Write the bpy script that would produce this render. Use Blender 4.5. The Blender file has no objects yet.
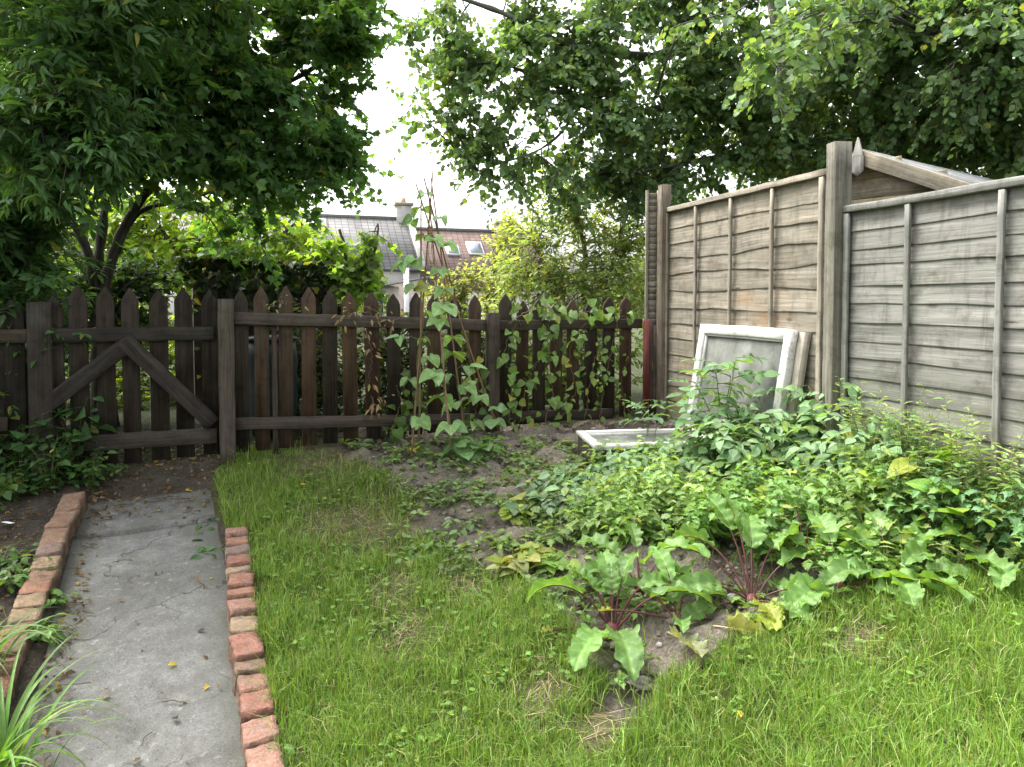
import bpy, math
import numpy as np
from mathutils import Vector

rng = np.random.default_rng(11)
A = np.array
PI = math.pi
UP = A([0.0, 0.0, 1.0])
C = bpy.context.scene.collection

# ------------------------------------------------------------------ camera model
F = 750.0
W, H = 1024, 767
CAM = A([0.0, 0.0, 1.5])
PITCH = math.radians(2.5)
SHIFT = -0.0497


def ray(px, py):
    u = (px - W / 2) / F
    v = (H / 2 - py) / F + SHIFT * W / F
    c, s = math.cos(PITCH), math.sin(PITCH)
    return A([u, c + v * s, v * c - s])


def P(px, py, Y):
    d = ray(px, py)
    return CAM + d * (Y / d[1])


# ------------------------------------------------------------------ noise
def _h(ix, iy, iz, seed):
    n = (ix.astype(np.int64) * 374761393 + iy.astype(np.int64) * 668265263 + iz.astype(np.int64) * 1274126177 + seed * 974711) & 0xFFFFFFFF
    n = ((n ^ (n >> 13)) * 1103515245) & 0xFFFFFFFF
    n = ((n ^ (n >> 15)) * 747796405) & 0xFFFFFFFF
    return ((n ^ (n >> 16)) & 0xFFFFFF) / float(0xFFFFFF)


def vn(p, seed=0):
    p = np.atleast_2d(np.asarray(p, float))
    if p.shape[1] == 2:
        p = np.c_[p, np.zeros(len(p))]
    i = np.floor(p).astype(np.int64)
    f = p - i
    f = f * f * (3 - 2 * f)
    r = 0
    for dx in (0, 1):
        for dy in (0, 1):
            for dz in (0, 1):
                w = (f[:, 0] if dx else 1 - f[:, 0]) * (f[:, 1] if dy else 1 - f[:, 1]) * (f[:, 2] if dz else 1 - f[:, 2])
                r = r + w * _h(i[:, 0] + dx, i[:, 1] + dy, i[:, 2] + dz, seed)
    return r


def fbm(p, o=3, seed=0):
    p = np.atleast_2d(np.asarray(p, float))
    r, a, t = 0, 1.0, 0
    for k in range(o):
        r = r + a * vn(p * 2 ** k, seed + k)
        t += a
        a *= 0.5
    return r / t


def unit(v):
    v = np.asarray(v, float)
    return v / (np.linalg.norm(v, axis=-1, keepdims=True) + 1e-12)


# ------------------------------------------------------------------ terrain
LY = [0, 1.5, 2.8, 4.5, 5.0, 6.0, 10, 30, 60, 300]
LZ = [-.45, -.22, .05, .36, .47, .53, .5, -.4, -1.2, -1.2]
RZ = [.02, .30, .49, .54, .555, .56, .5, -.4, -1.2, -1.2]
PR0, PL0, PSL = -1.015, -1.80, -.466          # path edges at Y = 2.78 and their slope


def base_z(X, Y):
    X = np.asarray(X, float)
    Y = np.asarray(Y, float)
    l = sum(np.interp(Y + d, LY, LZ) for d in (-.4, -.2, 0, .2, .4)) / 5
    r = sum(np.interp(Y + d, LY, RZ) for d in (-.4, -.2, 0, .2, .4)) / 5
    t = np.clip((X + .9) / 2.9, 0, 1)
    return l + (r - l) * t


def path_x(Y):
    o = PSL * (Y - 2.78)
    return PL0 + o, PR0 + o


def ground_z(X, Y):
    X = np.asarray(X, float)
    Y = np.asarray(Y, float)
    z = base_z(X, Y)
    l, r = path_x(Y)
    inside = np.clip((X - l + .02) / .05, 0, 1) * np.clip((r + .02 - X) / .05, 0, 1) * np.clip((4.62 - Y) / .15, 0, 1)
    return z - .09 * inside


def G(px, py, dz=0.0):
    d = ray(px, py)
    lo, hi = 0.5, 60.0
    f = lambda Y: (CAM + d * (Y / d[1]))
    Ys = np.linspace(.6, 30, 2000)
    pts = CAM[None] + d[None] * (Ys / d[1])[:, None]
    below = pts[:, 2] < base_z(pts[:, 0], pts[:, 1]) + dz
    k = int(np.argmax(below)) if below.any() else len(Ys) - 1
    return pts[k]


# ------------------------------------------------------------------ mesh building
class MB:
    def __init__(s):
        s.V, s.Fs, s.Cs, s.U, s.n = [], {}, [], [], 0

    def add(s, V, faces, col, luv=None):
        V = np.asarray(V, float)
        n = len(V)
        s.V.append(V)
        col = np.asarray(col, float)
        if col.ndim == 1:
            col = np.tile(col, (n, 1))
        s.Cs.append(col)
        s.U.append(np.zeros((n, 3)) if luv is None else np.asarray(luv, float))
        if isinstance(faces, np.ndarray):
            faces = [faces]
        for f in faces:
            f = np.atleast_2d(np.asarray(f, np.int64))
            if f.size:
                s.Fs.setdefault(f.shape[1], []).append(f + s.n)
        s.n += n

    def build(s, name, mat, parent=None, smooth=True):
        me = bpy.data.meshes.new(name)
        if s.n:
            V = np.concatenate(s.V)
            q = parent
            while q is not None and '_o' not in q:
                q = q.parent
            o = A(q['_o']) if q is not None else None
            if o is not None:
                V = V - o
            loops, tot = [], []
            for k, fl in s.Fs.items():
                f = np.concatenate(fl)
                loops.append(f.ravel())
                tot.append(np.full(len(f), k))
            loops = np.concatenate(loops)
            tot = np.concatenate(tot)
            me.vertices.add(len(V))
            me.vertices.foreach_set('co', V.astype(np.float32).ravel())
            me.loops.add(len(loops))
            me.loops.foreach_set('vertex_index', loops.astype(np.int32))
            me.polygons.add(len(tot))
            st = np.concatenate([[0], np.cumsum(tot)[:-1]])
            me.polygons.foreach_set('loop_start', st.astype(np.int32))
            me.polygons.foreach_set('loop_total', tot.astype(np.int32))
            if smooth:
                me.polygons.foreach_set('use_smooth', np.ones(len(tot), bool))
            a = me.attributes.new('Col', 'FLOAT_COLOR', 'POINT')
            cc = np.concatenate(s.Cs)
            a.data.foreach_set('color', np.c_[cc, np.ones(len(cc))].astype(np.float32).ravel())
            a = me.attributes.new('luv', 'FLOAT_VECTOR', 'POINT')
            a.data.foreach_set('vector', np.concatenate(s.U).astype(np.float32).ravel())
            me.update(calc_edges=True)
            me.validate()
        me.materials.append(mat)
        o = bpy.data.objects.new(name, me)
        C.objects.link(o)
        if parent is not None:
            o.parent = parent
        return o


def tag(o, label, cat, group=None, kind=None):
    if label:
        o['label'] = label
    if cat:
        o['category'] = cat
    if group:
        o['group'] = group
    if kind:
        o['kind'] = kind
    return o


def thing(name, label, cat, loc, group=None):
    o = bpy.data.objects.new(name, None)
    C.objects.link(o)
    o.empty_display_size = .1
    o.location = [float(x) for x in loc]
    o['_o'] = [float(x) for x in loc]
    return tag(o, label, cat, group)


def structure(o):
    o['kind'] = 'structure'
    return o


def frames(pts):
    pts = np.asarray(pts, float)
    t = unit(np.gradient(pts, axis=0))
    n = np.cross(t[0], [0.3, 0.2, 1.0])
    if np.linalg.norm(n) < 1e-3:
        n = np.cross(t[0], [1, 0, 0])
    n = unit(n)
    N = [n]
    for k in range(1, len(pts)):
        n = N[-1] - t[k] * np.dot(N[-1], t[k])
        N.append(unit(n))
    N = A(N)
    return t, N, np.cross(t, N)


def tube(mb, pts, rad, sides=6, col=(.1, .08, .05), seed=None):
    pts = np.asarray(pts, float)
    n = len(pts)
    rad = np.broadcast_to(np.asarray(rad, float), (n,))
    t, N, B = frames(pts)
    a = np.linspace(0, 2 * PI, sides + 1)
    ring = N[:, None, :] * np.cos(a)[None, :, None] + B[:, None, :] * np.sin(a)[None, :, None]
    V = pts[:, None, :] + ring * rad[:, None, None]
    L = np.r_[0, np.cumsum(np.linalg.norm(np.diff(pts, axis=0), axis=1))]
    seed = rng.random() * 50 if seed is None else seed
    luv = np.zeros((n, sides + 1, 3))
    luv[..., 0] = L[:, None]
    luv[..., 1] = a[None, :] * rad.mean()
    luv[..., 2] = seed
    i = np.arange(n - 1)[:, None] * (sides + 1) + np.arange(sides)[None]
    q = np.stack([i, i + 1, i + sides + 2, i + sides + 1], -1).reshape(-1, 4)
    caps = A([np.arange(sides) + (n - 1) * (sides + 1)])
    cap0 = A([np.arange(sides)[::-1]])
    mb.add(V.reshape(-1, 3), [q, caps, cap0], col, luv.reshape(-1, 3))


def smooth_path(pts, n=12):
    pts = np.asarray(pts, float)
    if len(pts) == 2:
        return pts[0] + (pts[1] - pts[0]) * np.linspace(0, 1, n)[:, None]
    p = np.vstack([2 * pts[0] - pts[1], pts, 2 * pts[-1] - pts[-2]])
    out = []
    m = len(pts) - 1
    for s in np.linspace(0, m - 1e-6, n):
        k = int(s)
        f = s - k
        a, b, c, d = p[k], p[k + 1], p[k + 2], p[k + 3]
        out.append(.5 * (2 * b + (c - a) * f + (2 * a - 5 * b + 4 * c - d) * f * f + (3 * b - a - 3 * c + d) * f ** 3))
    return A(out)


def plank(mb, a, b, wdir, w, t, n=6, col=(.2, .17, .13), wob=.002, prof=None, ch=.004, twist=0):
    """chamfered board from a to b; prof = list of (fraction, width factor)"""
    a, b = np.asarray(a, float), np.asarray(b, float)
    L = np.linalg.norm(b - a)
    ax = (b - a) / L
    wd = unit(np.asarray(wdir, float) - ax * np.dot(wdir, ax))
    td = np.cross(ax, wd)
    fr = np.linspace(0, 1, n + 1)
    if prof:
        fr = np.unique(np.r_[fr[fr < prof[0][0]], [p[0] for p in prof]])
    seed = rng.random() * 80
    V, U = [], []
    for f in fr:
        k = np.interp(f, [p[0] for p in prof], [p[1] for p in prof]) if prof else 1
        hw, ht = w / 2 * k, t / 2
        c = min(ch, hw * .45, ht * .45)
        cs = A([[-hw + c, -ht], [hw - c, -ht], [hw, -ht + c], [hw, ht - c], [hw - c, ht], [-hw + c, ht], [-hw, ht - c], [-hw, -ht + c], [-hw + c, -ht]])
        off = (rng.random(2) - .5) * 2 * wob
        dv = np.r_[0, np.cumsum(np.linalg.norm(np.diff(cs, axis=0), axis=1))]
        j = (rng.random((8, 2)) - .5) * wob
        cs = cs + np.vstack([j, j[:1]])
        p = a + ax * L * f
        V.append(p + (cs[:, :1] + off[0]) * wd + (cs[:, 1:] + off[1]) * td)
        U.append(np.c_[np.full(9, L * f), dv, np.full(9, seed)])
    n1 = len(fr)
    i = np.arange(n1 - 1)[:, None] * 9 + np.arange(8)[None]
    q = np.stack([i, i + 1, i + 10, i + 9], -1).reshape(-1, 4)
    mb.add(np.concatenate(V), [q, A([np.arange(8)[::-1]]), A([np.arange(8) + (n1 - 1) * 9])], np.asarray(col) * (.9 + .2 * rng.random()), np.concatenate(U))


def box(mb, c, size, ax=(1, 0, 0), up=(0, 0, 1), col=(.3, .3, .3), ch=.003):
    """chamfered box centred at c, size along (ax, cross, up)"""
    c = np.asarray(c, float)
    ax = unit(ax)
    up = unit(up)
    plank(mb, c - ax * size[0] / 2, c + ax * size[0] / 2, np.cross(up, ax), size[1], size[2], n=1, col=col, wob=0, ch=ch)


# ------------------------------------------------------------------ leaves
def leaf_strip(prof, rows=4, droop=.25, fold=.15, wave=0.0):
    """leaf along +Y, unit length; prof(v) half width"""
    V, U = [], []
    vs = np.linspace(0, 1, rows + 1)
    for v in vs:
        w = prof(v)
        for s in (-1, 0, 1):
            V.append([s * w, v, -droop * v * v + fold * abs(s) * w * 2 * .5 + wave * math.sin(v * 14 + s) * w * abs(s)])
            U.append([s * w * 1.0, v, 0])
    i = np.arange(rows)[:, None] * 3 + np.arange(2)[None]
    q = np.stack([i, i + 1, i + 4, i + 3], -1).reshape(-1, 4)
    return A(V), q, A(U)


def leaf_fan(outline, droop=.2, fold=.1):
    o = A(outline, float)
    V = np.vstack([[0, .35], o])
    z = -droop * V[:, 1] ** 2 + fold * np.abs(V[:, 0])
    n = len(o)
    f = np.stack([np.zeros(n, int), np.arange(n) + 1, (np.arange(n) + 1) % n + 1], -1)
    return np.c_[V, z], f, np.c_[V, np.zeros(len(V))]


def mirror(half):
    h = A(half, float)
    return np.vstack([[[0, 0]], h, [[0, 1]], (h * [-1, 1])[::-1]])


OVAL = leaf_strip(lambda v: .30 * math.sin(PI * min(1, v ** .8)) ** .8 + .004, 4, .25, .25)
OVALF = leaf_strip(lambda v: .30 * math.sin(PI * min(1, v ** .8)) ** .8 + .004, 2, .25, .25)
LANCE = leaf_strip(lambda v: .17 * math.sin(PI * min(1, v ** .75)) ** .9 + .004, 3, .3, .3)
ROUND = leaf_strip(lambda v: .46 * math.sin(PI * min(1, v ** .7)) ** .65 + .004, 3, .15, .2)
BEAN = leaf_strip(lambda v: .46 * (math.sin(PI * min(1, (v * .96 + .04) ** .55)) ** .75) + .004, 6, .35, .3)
MAPLE = leaf_fan(mirror([(.18, -.04), (.33, .06), (.5, .1), (.42, .3), (.56, .52), (.34, .52), (.26, .6), (.14, .62)]), .25, .2)
IVY = leaf_fan(mirror([(.2, -.1), (.42, .0), (.5, .22), (.34, .4), (.2, .62), (.1, .85)]), .2, .15)
LOBED = leaf_fan(mirror([(.06, .1), (.3, .12), (.16, .28), (.38, .36), (.2, .5), (.32, .64), (.14, .74)]), .3, .3)


def Rmat(d, n):
    y = unit(d)
    x = np.cross(y, n)
    bad = np.linalg.norm(x, axis=-1) < 1e-4
    if np.any(bad):
        x[bad] = np.cross(y[bad], [1., .1, 0])
    x = unit(x)
    return np.stack([x, y, np.cross(x, y)], -1)


def scatter(mb, tm, pos, d, n, size, col):
    V, f, U = tm
    pos, d, n = np.asarray(pos, float), np.asarray(d, float), np.asarray(n, float)
    N = len(pos)
    if N == 0:
        return
    R = Rmat(d, n)
    size = np.broadcast_to(size, (N,))
    ws = np.stack([.8 + .4 * rng.random(N), np.ones(N), .3 + 1.4 * rng.random(N)], -1)
    X = np.einsum('nij,nvj->nvi', R, V[None] * ws[:, None, :]) * size[:, None, None] + pos[:, None, :]
    k = len(V)
    FF = (f[None] + (np.arange(N) * k)[:, None, None]).reshape(-1, f.shape[1])
    col = np.repeat(np.broadcast_to(col, (N, 3)), k, 0)
    UU = np.tile(U, (N, 1))
    UU[:, 2] = np.repeat(rng.random(N) * 40, k)
    mb.add(X.reshape(-1, 3), FF, col, UU)


def colvar(base, N, var=.25, yellow=.0, ycol=(.28, .26, .03)):
    base = A(base)
    c = base[None] * (1 + (rng.random((N, 1)) - .5) * 2 * var)
    c = c * (1 + (rng.random((N, 3)) - .5) * .16)
    if yellow > 0:
        m = rng.random(N) < yellow
        k = rng.random(N)[:, None] * .8
        c = np.where(m[:, None], c * (1 - k) + A(ycol) * k, c)
    return np.clip(c, .002, 1)


def rdir(N, up=0.0):
    v = rng.normal(size=(N, 3))
    v[:, 2] += up
    return unit(v)


# ------------------------------------------------------------------ materials
class NT:
    def __init__(s, name):
        s.m = bpy.data.materials.new(name)
        s.m.use_nodes = True
        s.t = s.m.node_tree
        s.t.nodes.clear()
        s.out = s.t.nodes.new('ShaderNodeOutputMaterial')

    def n(s, typ, ins=None, **props):
        nd = s.t.nodes.new('ShaderNode' + typ)
        for k, v in props.items():
            setattr(nd, k, v)
        for k, v in (ins or {}).items():
            sock = nd.inputs[k]
            if hasattr(v, 'links') or isinstance(v, bpy.types.NodeSocket):
                s.t.links.new(v, sock)
            else:
                sock.default_value = v
        return nd

    def attr(s, name):
        return s.n('Attribute', attribute_name=name)

    def math(s, op, a, b=0.0, c=None):
        ins = {0: a, 1: b}
        if c is not None:
            ins[2] = c
        return s.n('Math', ins, operation=op).outputs[0]

    def mix(s, f, a, b, mode='MIX'):
        nd = s.t.nodes.new('ShaderNodeMix')
        nd.data_type = 'RGBA'
        nd.blend_type = mode
        for sock, v in ((nd.inputs[0], f), (nd.inputs[6], a), (nd.inputs[7], b)):
            if isinstance(v, bpy.types.NodeSocket):
                s.t.links.new(v, sock)
            elif sock.type == 'RGBA' and len(v) == 3:
                sock.default_value = (*v, 1)
            else:
                sock.default_value = v
        return nd.outputs[2]

    def noise(s, vec, scale, det=3, rough=.55):
        return s.n('TexNoise', {'Vector': vec, 'Scale': scale, 'Detail': det, 'Roughness': rough}).outputs[0]

    def ramp(s, f, a, b, lo=0., hi=1.):
        return s.n('MapRange', {0: f, 1: a, 2: b, 3: lo, 4: hi}).outputs[0]

    def scale(s, vec, v):
        return s.n('VectorMath', {0: vec, 1: v}, operation='MULTIPLY').outputs[0]

    def pos(s):
        return s.n('NewGeometry').outputs['Position']

    def bump(s, h, st, d=.01):
        return s.n('Bump', {'Height': h, 'Strength': st, 'Distance': d}).outputs[0]

    def principled(s, col, rough=.8, spec=.3, normal=None, **kw):
        ins = {'Base Color': col if isinstance(col, bpy.types.NodeSocket) else (*col, 1), 'Roughness': rough, 'Specular IOR Level': spec}
        if normal is not None:
            ins['Normal'] = normal
        ins.update(kw)
        return s.n('BsdfPrincipled', ins).outputs[0]

    def done(s, sh):
        s.t.links.new(sh, s.out.inputs[0])
        return s.m


def leaf_mat(name, rough=.5, spec=.35, trans=.35, vein=.35, back=1.25, nside=9.):
    t = NT(name)
    c = t.attr('Col').outputs['Color']
    lu = t.attr('luv').outputs['Vector']
    sx = t.n('SeparateXYZ', {0: lu})
    u = t.math('ABSOLUTE', sx.outputs[0])
    mid = t.ramp(u, .012, .035, 1, 0)
    sv = t.math('SINE', t.math('MULTIPLY', t.math('SUBTRACT', sx.outputs[1], t.math('MULTIPLY', u, .9)), nside * 6.28))
    side = t.ramp(sv, .82, 1.0, 0, .6)
    vv = t.math('MAXIMUM', mid, side)
    nz = t.noise(t.pos(), 35, 3)
    c = t.mix(1.0, c, t.n('CombineColor', {0: t.ramp(nz, .3, .7, .75, 1.25), 1: t.ramp(nz, .3, .7, .8, 1.2), 2: t.ramp(nz, .3, .7, .75, 1.25)}).outputs[0], 'MULTIPLY')
    c = t.mix(t.math('MULTIPLY', vv, vein), c, t.mix(1, c, (1.9, 1.7, 1.9), 'MULTIPLY'))
    bf = t.n('NewGeometry').outputs['Backfacing']
    c2 = t.mix(bf, c, t.mix(1, c, (back * 1.05, back, back * 1.2), 'MULTIPLY'))
    nr = t.bump(t.math('SUBTRACT', t.math('MULTIPLY', nz, .5), vv), .35, .004)
    a = t.principled(c2, rough, spec, nr)
    tr = t.n('BsdfTranslucent', {'Color': t.mix(1, c, (1.7, 1.6, .55), 'MULTIPLY')}).outputs[0]
    return t.done(t.n('MixShader', {0: trans, 1: a, 2: tr}).outputs[0])


def wood_mat(name, grain=1.0, green=.25, knots=.5, rough=.85, grey=(.27, .26, .24), greymix=.3, streak=.0):
    t = NT(name)
    c = t.attr('Col').outputs['Color']
    lu = t.attr('luv').outputs['Vector']
    g1 = t.noise(t.scale(lu, (3., 90., 7.)), 1, 4, .65)
    g2 = t.noise(t.scale(lu, (1.2, 28., 7.)), 1, 3)
    bl = t.noise(t.scale(lu, (2.5, 9., 3.)), 1, 4, .6)
    kv = t.n('TexVoronoi', {'Vector': t.scale(lu, (3.2, 9., 5.)), 'Scale': 1.0, 'Randomness': 1.0}).outputs['Distance']
    kn = t.ramp(kv, .05, .12, 1, 0)
    c = t.mix(t.ramp(bl, .42, .7, 0, greymix * 2), c, grey)
    f = t.math('ADD', t.math('MULTIPLY', g1, .6), t.math('MULTIPLY', g2, .4))
    v = t.ramp(f, .34, .64, 1 - .55 * grain, 1 + .4 * grain)
    c = t.mix(1, c, t.n('CombineColor', {0: v, 1: v, 2: v}).outputs[0], 'MULTIPLY')
    c = t.mix(t.math('MULTIPLY', kn, knots), c, (.035, .026, .02))
    ps = t.noise(t.pos(), 3.5, 4, .6)
    c = t.mix(t.ramp(ps, .5, .75, 0, green), c, (.12, .15, .08))
    ps2 = t.noise(t.pos(), 11, 4, .7)
    c = t.mix(t.ramp(ps2, .48, .72, 0, .75), c, t.mix(1, c, (.45, .42, .4), 'MULTIPLY'))
    if streak > 0:
        sl_ = t.n('SeparateXYZ', {0: lu})
        pz = t.n('SeparateXYZ', {0: t.pos()})
        vec = t.n('CombineXYZ', {0: t.math('MULTIPLY', sl_.outputs[0], 13.), 1: t.math('MULTIPLY', pz.outputs[2], 1.3), 2: 3.})
        sn = t.noise(vec.outputs[0], 1, 4, .7)
        c = t.mix(t.ramp(sn, .54, .72, 0, streak), c, (.075, .07, .06))
        c = t.mix(t.math('MULTIPLY', t.ramp(pz.outputs[2], .55, 1.25, .6, 0), t.ramp(t.noise(t.pos(), 5, 4), .35, .6)), c, (.11, .12, .065))
        nl = t.n('TexVoronoi', {'Vector': t.scale(lu, (1.6, 13., 9.)), 'Scale': 1.0}).outputs['Distance']
        c = t.mix(t.ramp(nl, .03, .07, .85, 0), c, (.03, .026, .022))
    h = t.math('ADD', t.math('MULTIPLY', g1, .7), t.math('MULTIPLY', bl, .4))
    return t.done(t.principled(c, rough, .2, t.bump(h, .7, .006)))


def plain_mat(name, rough=.7, spec=.3, nscale=20, var=.3, bump=.3, bd=.005, col=None, metallic=0.):
    t = NT(name)
    c = t.attr('Col').outputs['Color'] if col is None else t.n('RGB').outputs[0]
    if col is not None:
        c.default_value = (*col, 1)
    nz = t.noise(t.pos(), nscale, 5, .65)
    v = t.ramp(nz, .3, .7, 1 - var, 1 + var)
    c = t.mix(1, c, t.n('CombineColor', {0: v, 1: v, 2: v}).outputs[0], 'MULTIPLY')
    return t.done(t.principled(c, rough, spec, t.bump(nz, bump, bd), Metallic=metallic))


M = {}
M['leaf'] = leaf_mat('leaf', .5, .3, .48)
M['veg'] = leaf_mat('vegetable_leaf', .5, .35, .36, .5, 1.15, 7.)
M['beet'] = leaf_mat('beet_leaf', .46, .4, .36, .5, 1.15, 8.)
M['grass'] = leaf_mat('grass_blade', .5, .3, .35, .15, 1.1, 0.)
M['bark'] = wood_mat('bark', 1.2, .35, .2, .95, (.1, .095, .08), .3)
M['stem'] = plain_mat('plant_stem', .55, .3, 60, .2, .1)
M['dark_wood'] = wood_mat('dark_stained_wood', 1.0, .12, .35, .85, (.058, .049, .041), .3)
M['grey_wood'] = wood_mat('weathered_grey_wood', .7, .22, .6, .9, (.215, .21, .185), .35, .7)
M['warm_wood'] = wood_mat('weathered_pale_wood', .8, .12, .6, .9, (.235, .215, .175), .45, .45)
M['post_wood'] = wood_mat('post_wood', .9, .4, .3, .9, (.2, .185, .155), .3)


def brick_mat():
    t = NT('worn_brick')
    c = t.attr('Col').outputs['Color']
    p = t.pos()
    a = t.noise(p, 30, 6, .75)
    b = t.noise(p, 120, 4, .7)
    v = t.ramp(t.math('ADD', t.math('MULTIPLY', a, .6), t.math('MULTIPLY', b, .4)), .34, .66, .55, 1.4)
    c = t.mix(1, c, t.n('CombineColor', {0: v, 1: v, 2: v}).outputs[0], 'MULTIPLY')
    c = t.mix(.14, c, (.52, .36, .26))
    c = t.mix(t.ramp(t.noise(p, 17, 5, .75), .54, .66, 0, .6), c, (.29, .27, .23))
    po = t.n('TexVoronoi', {'Vector': p, 'Scale': 85.}).outputs['Distance']
    c = t.mix(t.ramp(po, .08, .16, .75, 0), c, (.04, .03, .025))
    nz = t.n('SeparateXYZ', {0: t.n('NewGeometry').outputs['Normal']}).outputs[2]
    c = t.mix(t.math('MULTIPLY', t.ramp(nz, .1, .7, .75, .12), t.ramp(t.noise(p, 13, 4, .7), .35, .6)), c, (.045, .045, .025))
    h = t.math('ADD', a, t.math('MULTIPLY', b, .7))
    return t.done(t.principled(c, .95, .12, t.bump(h, 1.0, .012)))


M['brick'] = brick_mat()
M['cane'] = plain_mat('cane', .6, .3, 30, .25, .1)


def ground_mat():
    t = NT('soil')
    c = t.attr('Col').outputs['Color']
    p = t.pos()
    a = t.noise(p, 9, 6, .7)
    b = t.noise(p, 70, 4, .7)
    v = t.ramp(t.math('ADD', t.math('MULTIPLY', a, .5), t.math('MULTIPLY', b, .5)), .35, .65, .45, 1.5)
    c = t.mix(1, c, t.n('CombineColor', {0: v, 1: v, 2: v}).outputs[0], 'MULTIPLY')
    vo = t.n('TexVoronoi', {'Vector': p, 'Scale': 55.}).outputs['Distance']
    c = t.mix(t.ramp(vo, .05, .16, .55, 0), c, (.32, .29, .24))
    h = t.math('ADD', a, t.math('MULTIPLY', b, .6))
    return t.done(t.principled(c, .95, .15, t.bump(h, 1.0, .05)))


def concrete_mat():
    t = NT('concrete')
    p = t.pos()
    big = t.noise(p, 2.2, 5, .65)
    mid = t.noise(p, 14, 5, .7)
    fine = t.noise(p, 130, 3, .7)
    c = t.mix(t.ramp(big, .35, .65), (.082, .081, .072), (.142, .142, .133))
    v = t.ramp(mid, .3, .7, .72, 1.25)
    c = t.mix(1, c, t.n('CombineColor', {0: v, 1: v, 2: v}).outputs[0], 'MULTIPLY')
    v2 = t.ramp(fine, .3, .7, .7, 1.25)
    c = t.mix(1, c, t.n('CombineColor', {0: v2, 1: v2, 2: v2}).outputs[0], 'MULTIPLY')
    st = t.noise(p, 4.5, 6, .75)
    c = t.mix(t.ramp(st, .52, .66, 0, .6), c, (.075, .073, .06))
    c = t.mix(t.ramp(t.noise(p, 26, 5, .75), .58, .68, 0, .55), c, (.27, .265, .245))
    pit = t.n('TexVoronoi', {'Vector': p, 'Scale': 42.}).outputs['Distance']
    c = t.mix(t.ramp(pit, .08, .17, .75, 0), c, (.045, .042, .036))
    agg = t.n('TexVoronoi', {'Vector': p, 'Scale': 95.}).outputs['Distance']
    c = t.mix(t.ramp(agg, .1, .2, .4, 0), c, (.28, .275, .26))
    wv = t.n('VectorMath', {0: p, 1: t.scale(t.n('TexNoise', {'Vector': p, 'Scale': 6., 'Detail': 4.}).outputs['Color'], (.35, .35, .35))}, operation='ADD').outputs[0]
    cr = t.n('TexVoronoi', {'Vector': wv, 'Scale': 1.5}, feature='DISTANCE_TO_EDGE').outputs['Distance']
    crk = t.math('MULTIPLY', t.ramp(cr, .002, .009, 1, 0), t.ramp(t.noise(p, 1.7, 2), .47, .56))
    c = t.mix(t.math('MULTIPLY', crk, .75), c, (.05, .047, .04))
    edge = t.attr('luv').outputs['Vector']
    e = t.n('SeparateXYZ', {0: edge}).outputs[0]
    em = t.math('MULTIPLY', t.ramp(e, .0, .2, 1, 0), t.ramp(t.noise(p, 7, 5, .7), .36, .6, .2, 1))
    c = t.mix(t.math('MULTIPLY', em, .85), c, (.055, .058, .035))
    h = t.math('ADD', t.math('MULTIPLY', mid, .8), t.math('ADD', t.math('MULTIPLY', fine, .4), t.math('MULTIPLY', crk, -1.5)))
    return t.done(t.principled(c, .88, .25, t.bump(h, .6, .008)))


M['soil'] = ground_mat()
M['concrete'] = concrete_mat()


def paint_mat():
    t = NT('flaking_white_paint')
    p = t.pos()
    a = t.noise(p, 14, 6, .75)
    b = t.noise(p, 60, 4, .7)
    m = t.math('ADD', t.math('MULTIPLY', a, .7), t.math('MULTIPLY', b, .3))
    k = t.ramp(m, .54, .58, 0, 1)
    c = t.mix(t.ramp(b, .4, .7), (.52, .515, .49), (.40, .39, .36))
    c = t.mix(k, c, (.36, .33, .29))
    return t.done(t.principled(c, .65, .3, t.bump(k, -.4, .004)))


M['paint'] = paint_mat()


def dusty_glass():
    t = NT('dusty_glass')
    p = t.pos()
    a = t.noise(p, 7, 5, .65)
    b = t.noise(t.scale(p, (14, 14, 2)), 1, 3, .5)
    d = t.math('ADD', t.math('MULTIPLY', a, .75), t.math('MULTIPLY', b, .25))
    dust = t.principled(t.mix(t.ramp(d, .35, .65), (.10, .108, .092), (.20, .205, .18)), .7, .4)
    gl = t.n('BsdfGlass', {'Color': (.85, .9, .88, 1), 'Roughness': .12, 'IOR': 1.45}).outputs[0]
    return t.done(t.n('MixShader', {0: t.ramp(d, .3, .7, .6, .9), 1: gl, 2: dust}).outputs[0])


M['glass'] = dusty_glass()


def tile_mat(name, c0, c1):
    t = NT(name)
    lu = t.attr('luv').outputs['Vector']
    br = t.n('TexBrick', {'Vector': lu, 'Color1': (*c0, 1), 'Color2': (*c1, 1), 'Mortar': (c0[0] * .5, c0[1] * .5, c0[2] * .5, 1), 'Scale': 1., 'Mortar Size': .022, 'Brick Width': .36, 'Row Height': .28}, offset=0.0)
    nz = t.noise(t.pos(), .9, 4, .6)
    v = t.ramp(nz, .3, .7, .75, 1.25)
    c = t.mix(1, br.outputs[0], t.n('CombineColor', {0: v, 1: v, 2: v}).outputs[0], 'MULTIPLY')
    return t.done(t.principled(c, .85, .25, t.bump(br.outputs['Fac'], -.6, .04)))


M['grey_tile'] = tile_mat('grey_roof_tile', (.17, .166, .162), (.21, .204, .198))
M['red_tile'] = tile_mat('red_roof_tile', (.125, .085, .073), (.155, .112, .098))
M['render'] = plain_mat('house_render', .9, .2, 2.5, .15, .2)
M['felt'] = plain_mat('roof_felt', .95, .15, 9, .4, .8, .01)
M['metal'] = plain_mat('painted_metal', .55, .4, 25, .35, .4, .002)


def roof_glass():
    t = NT('roof_window_glass')
    return t.done(t.principled((.12, .14, .16), .08, .8))


M['roof_glass'] = roof_glass()

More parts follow.
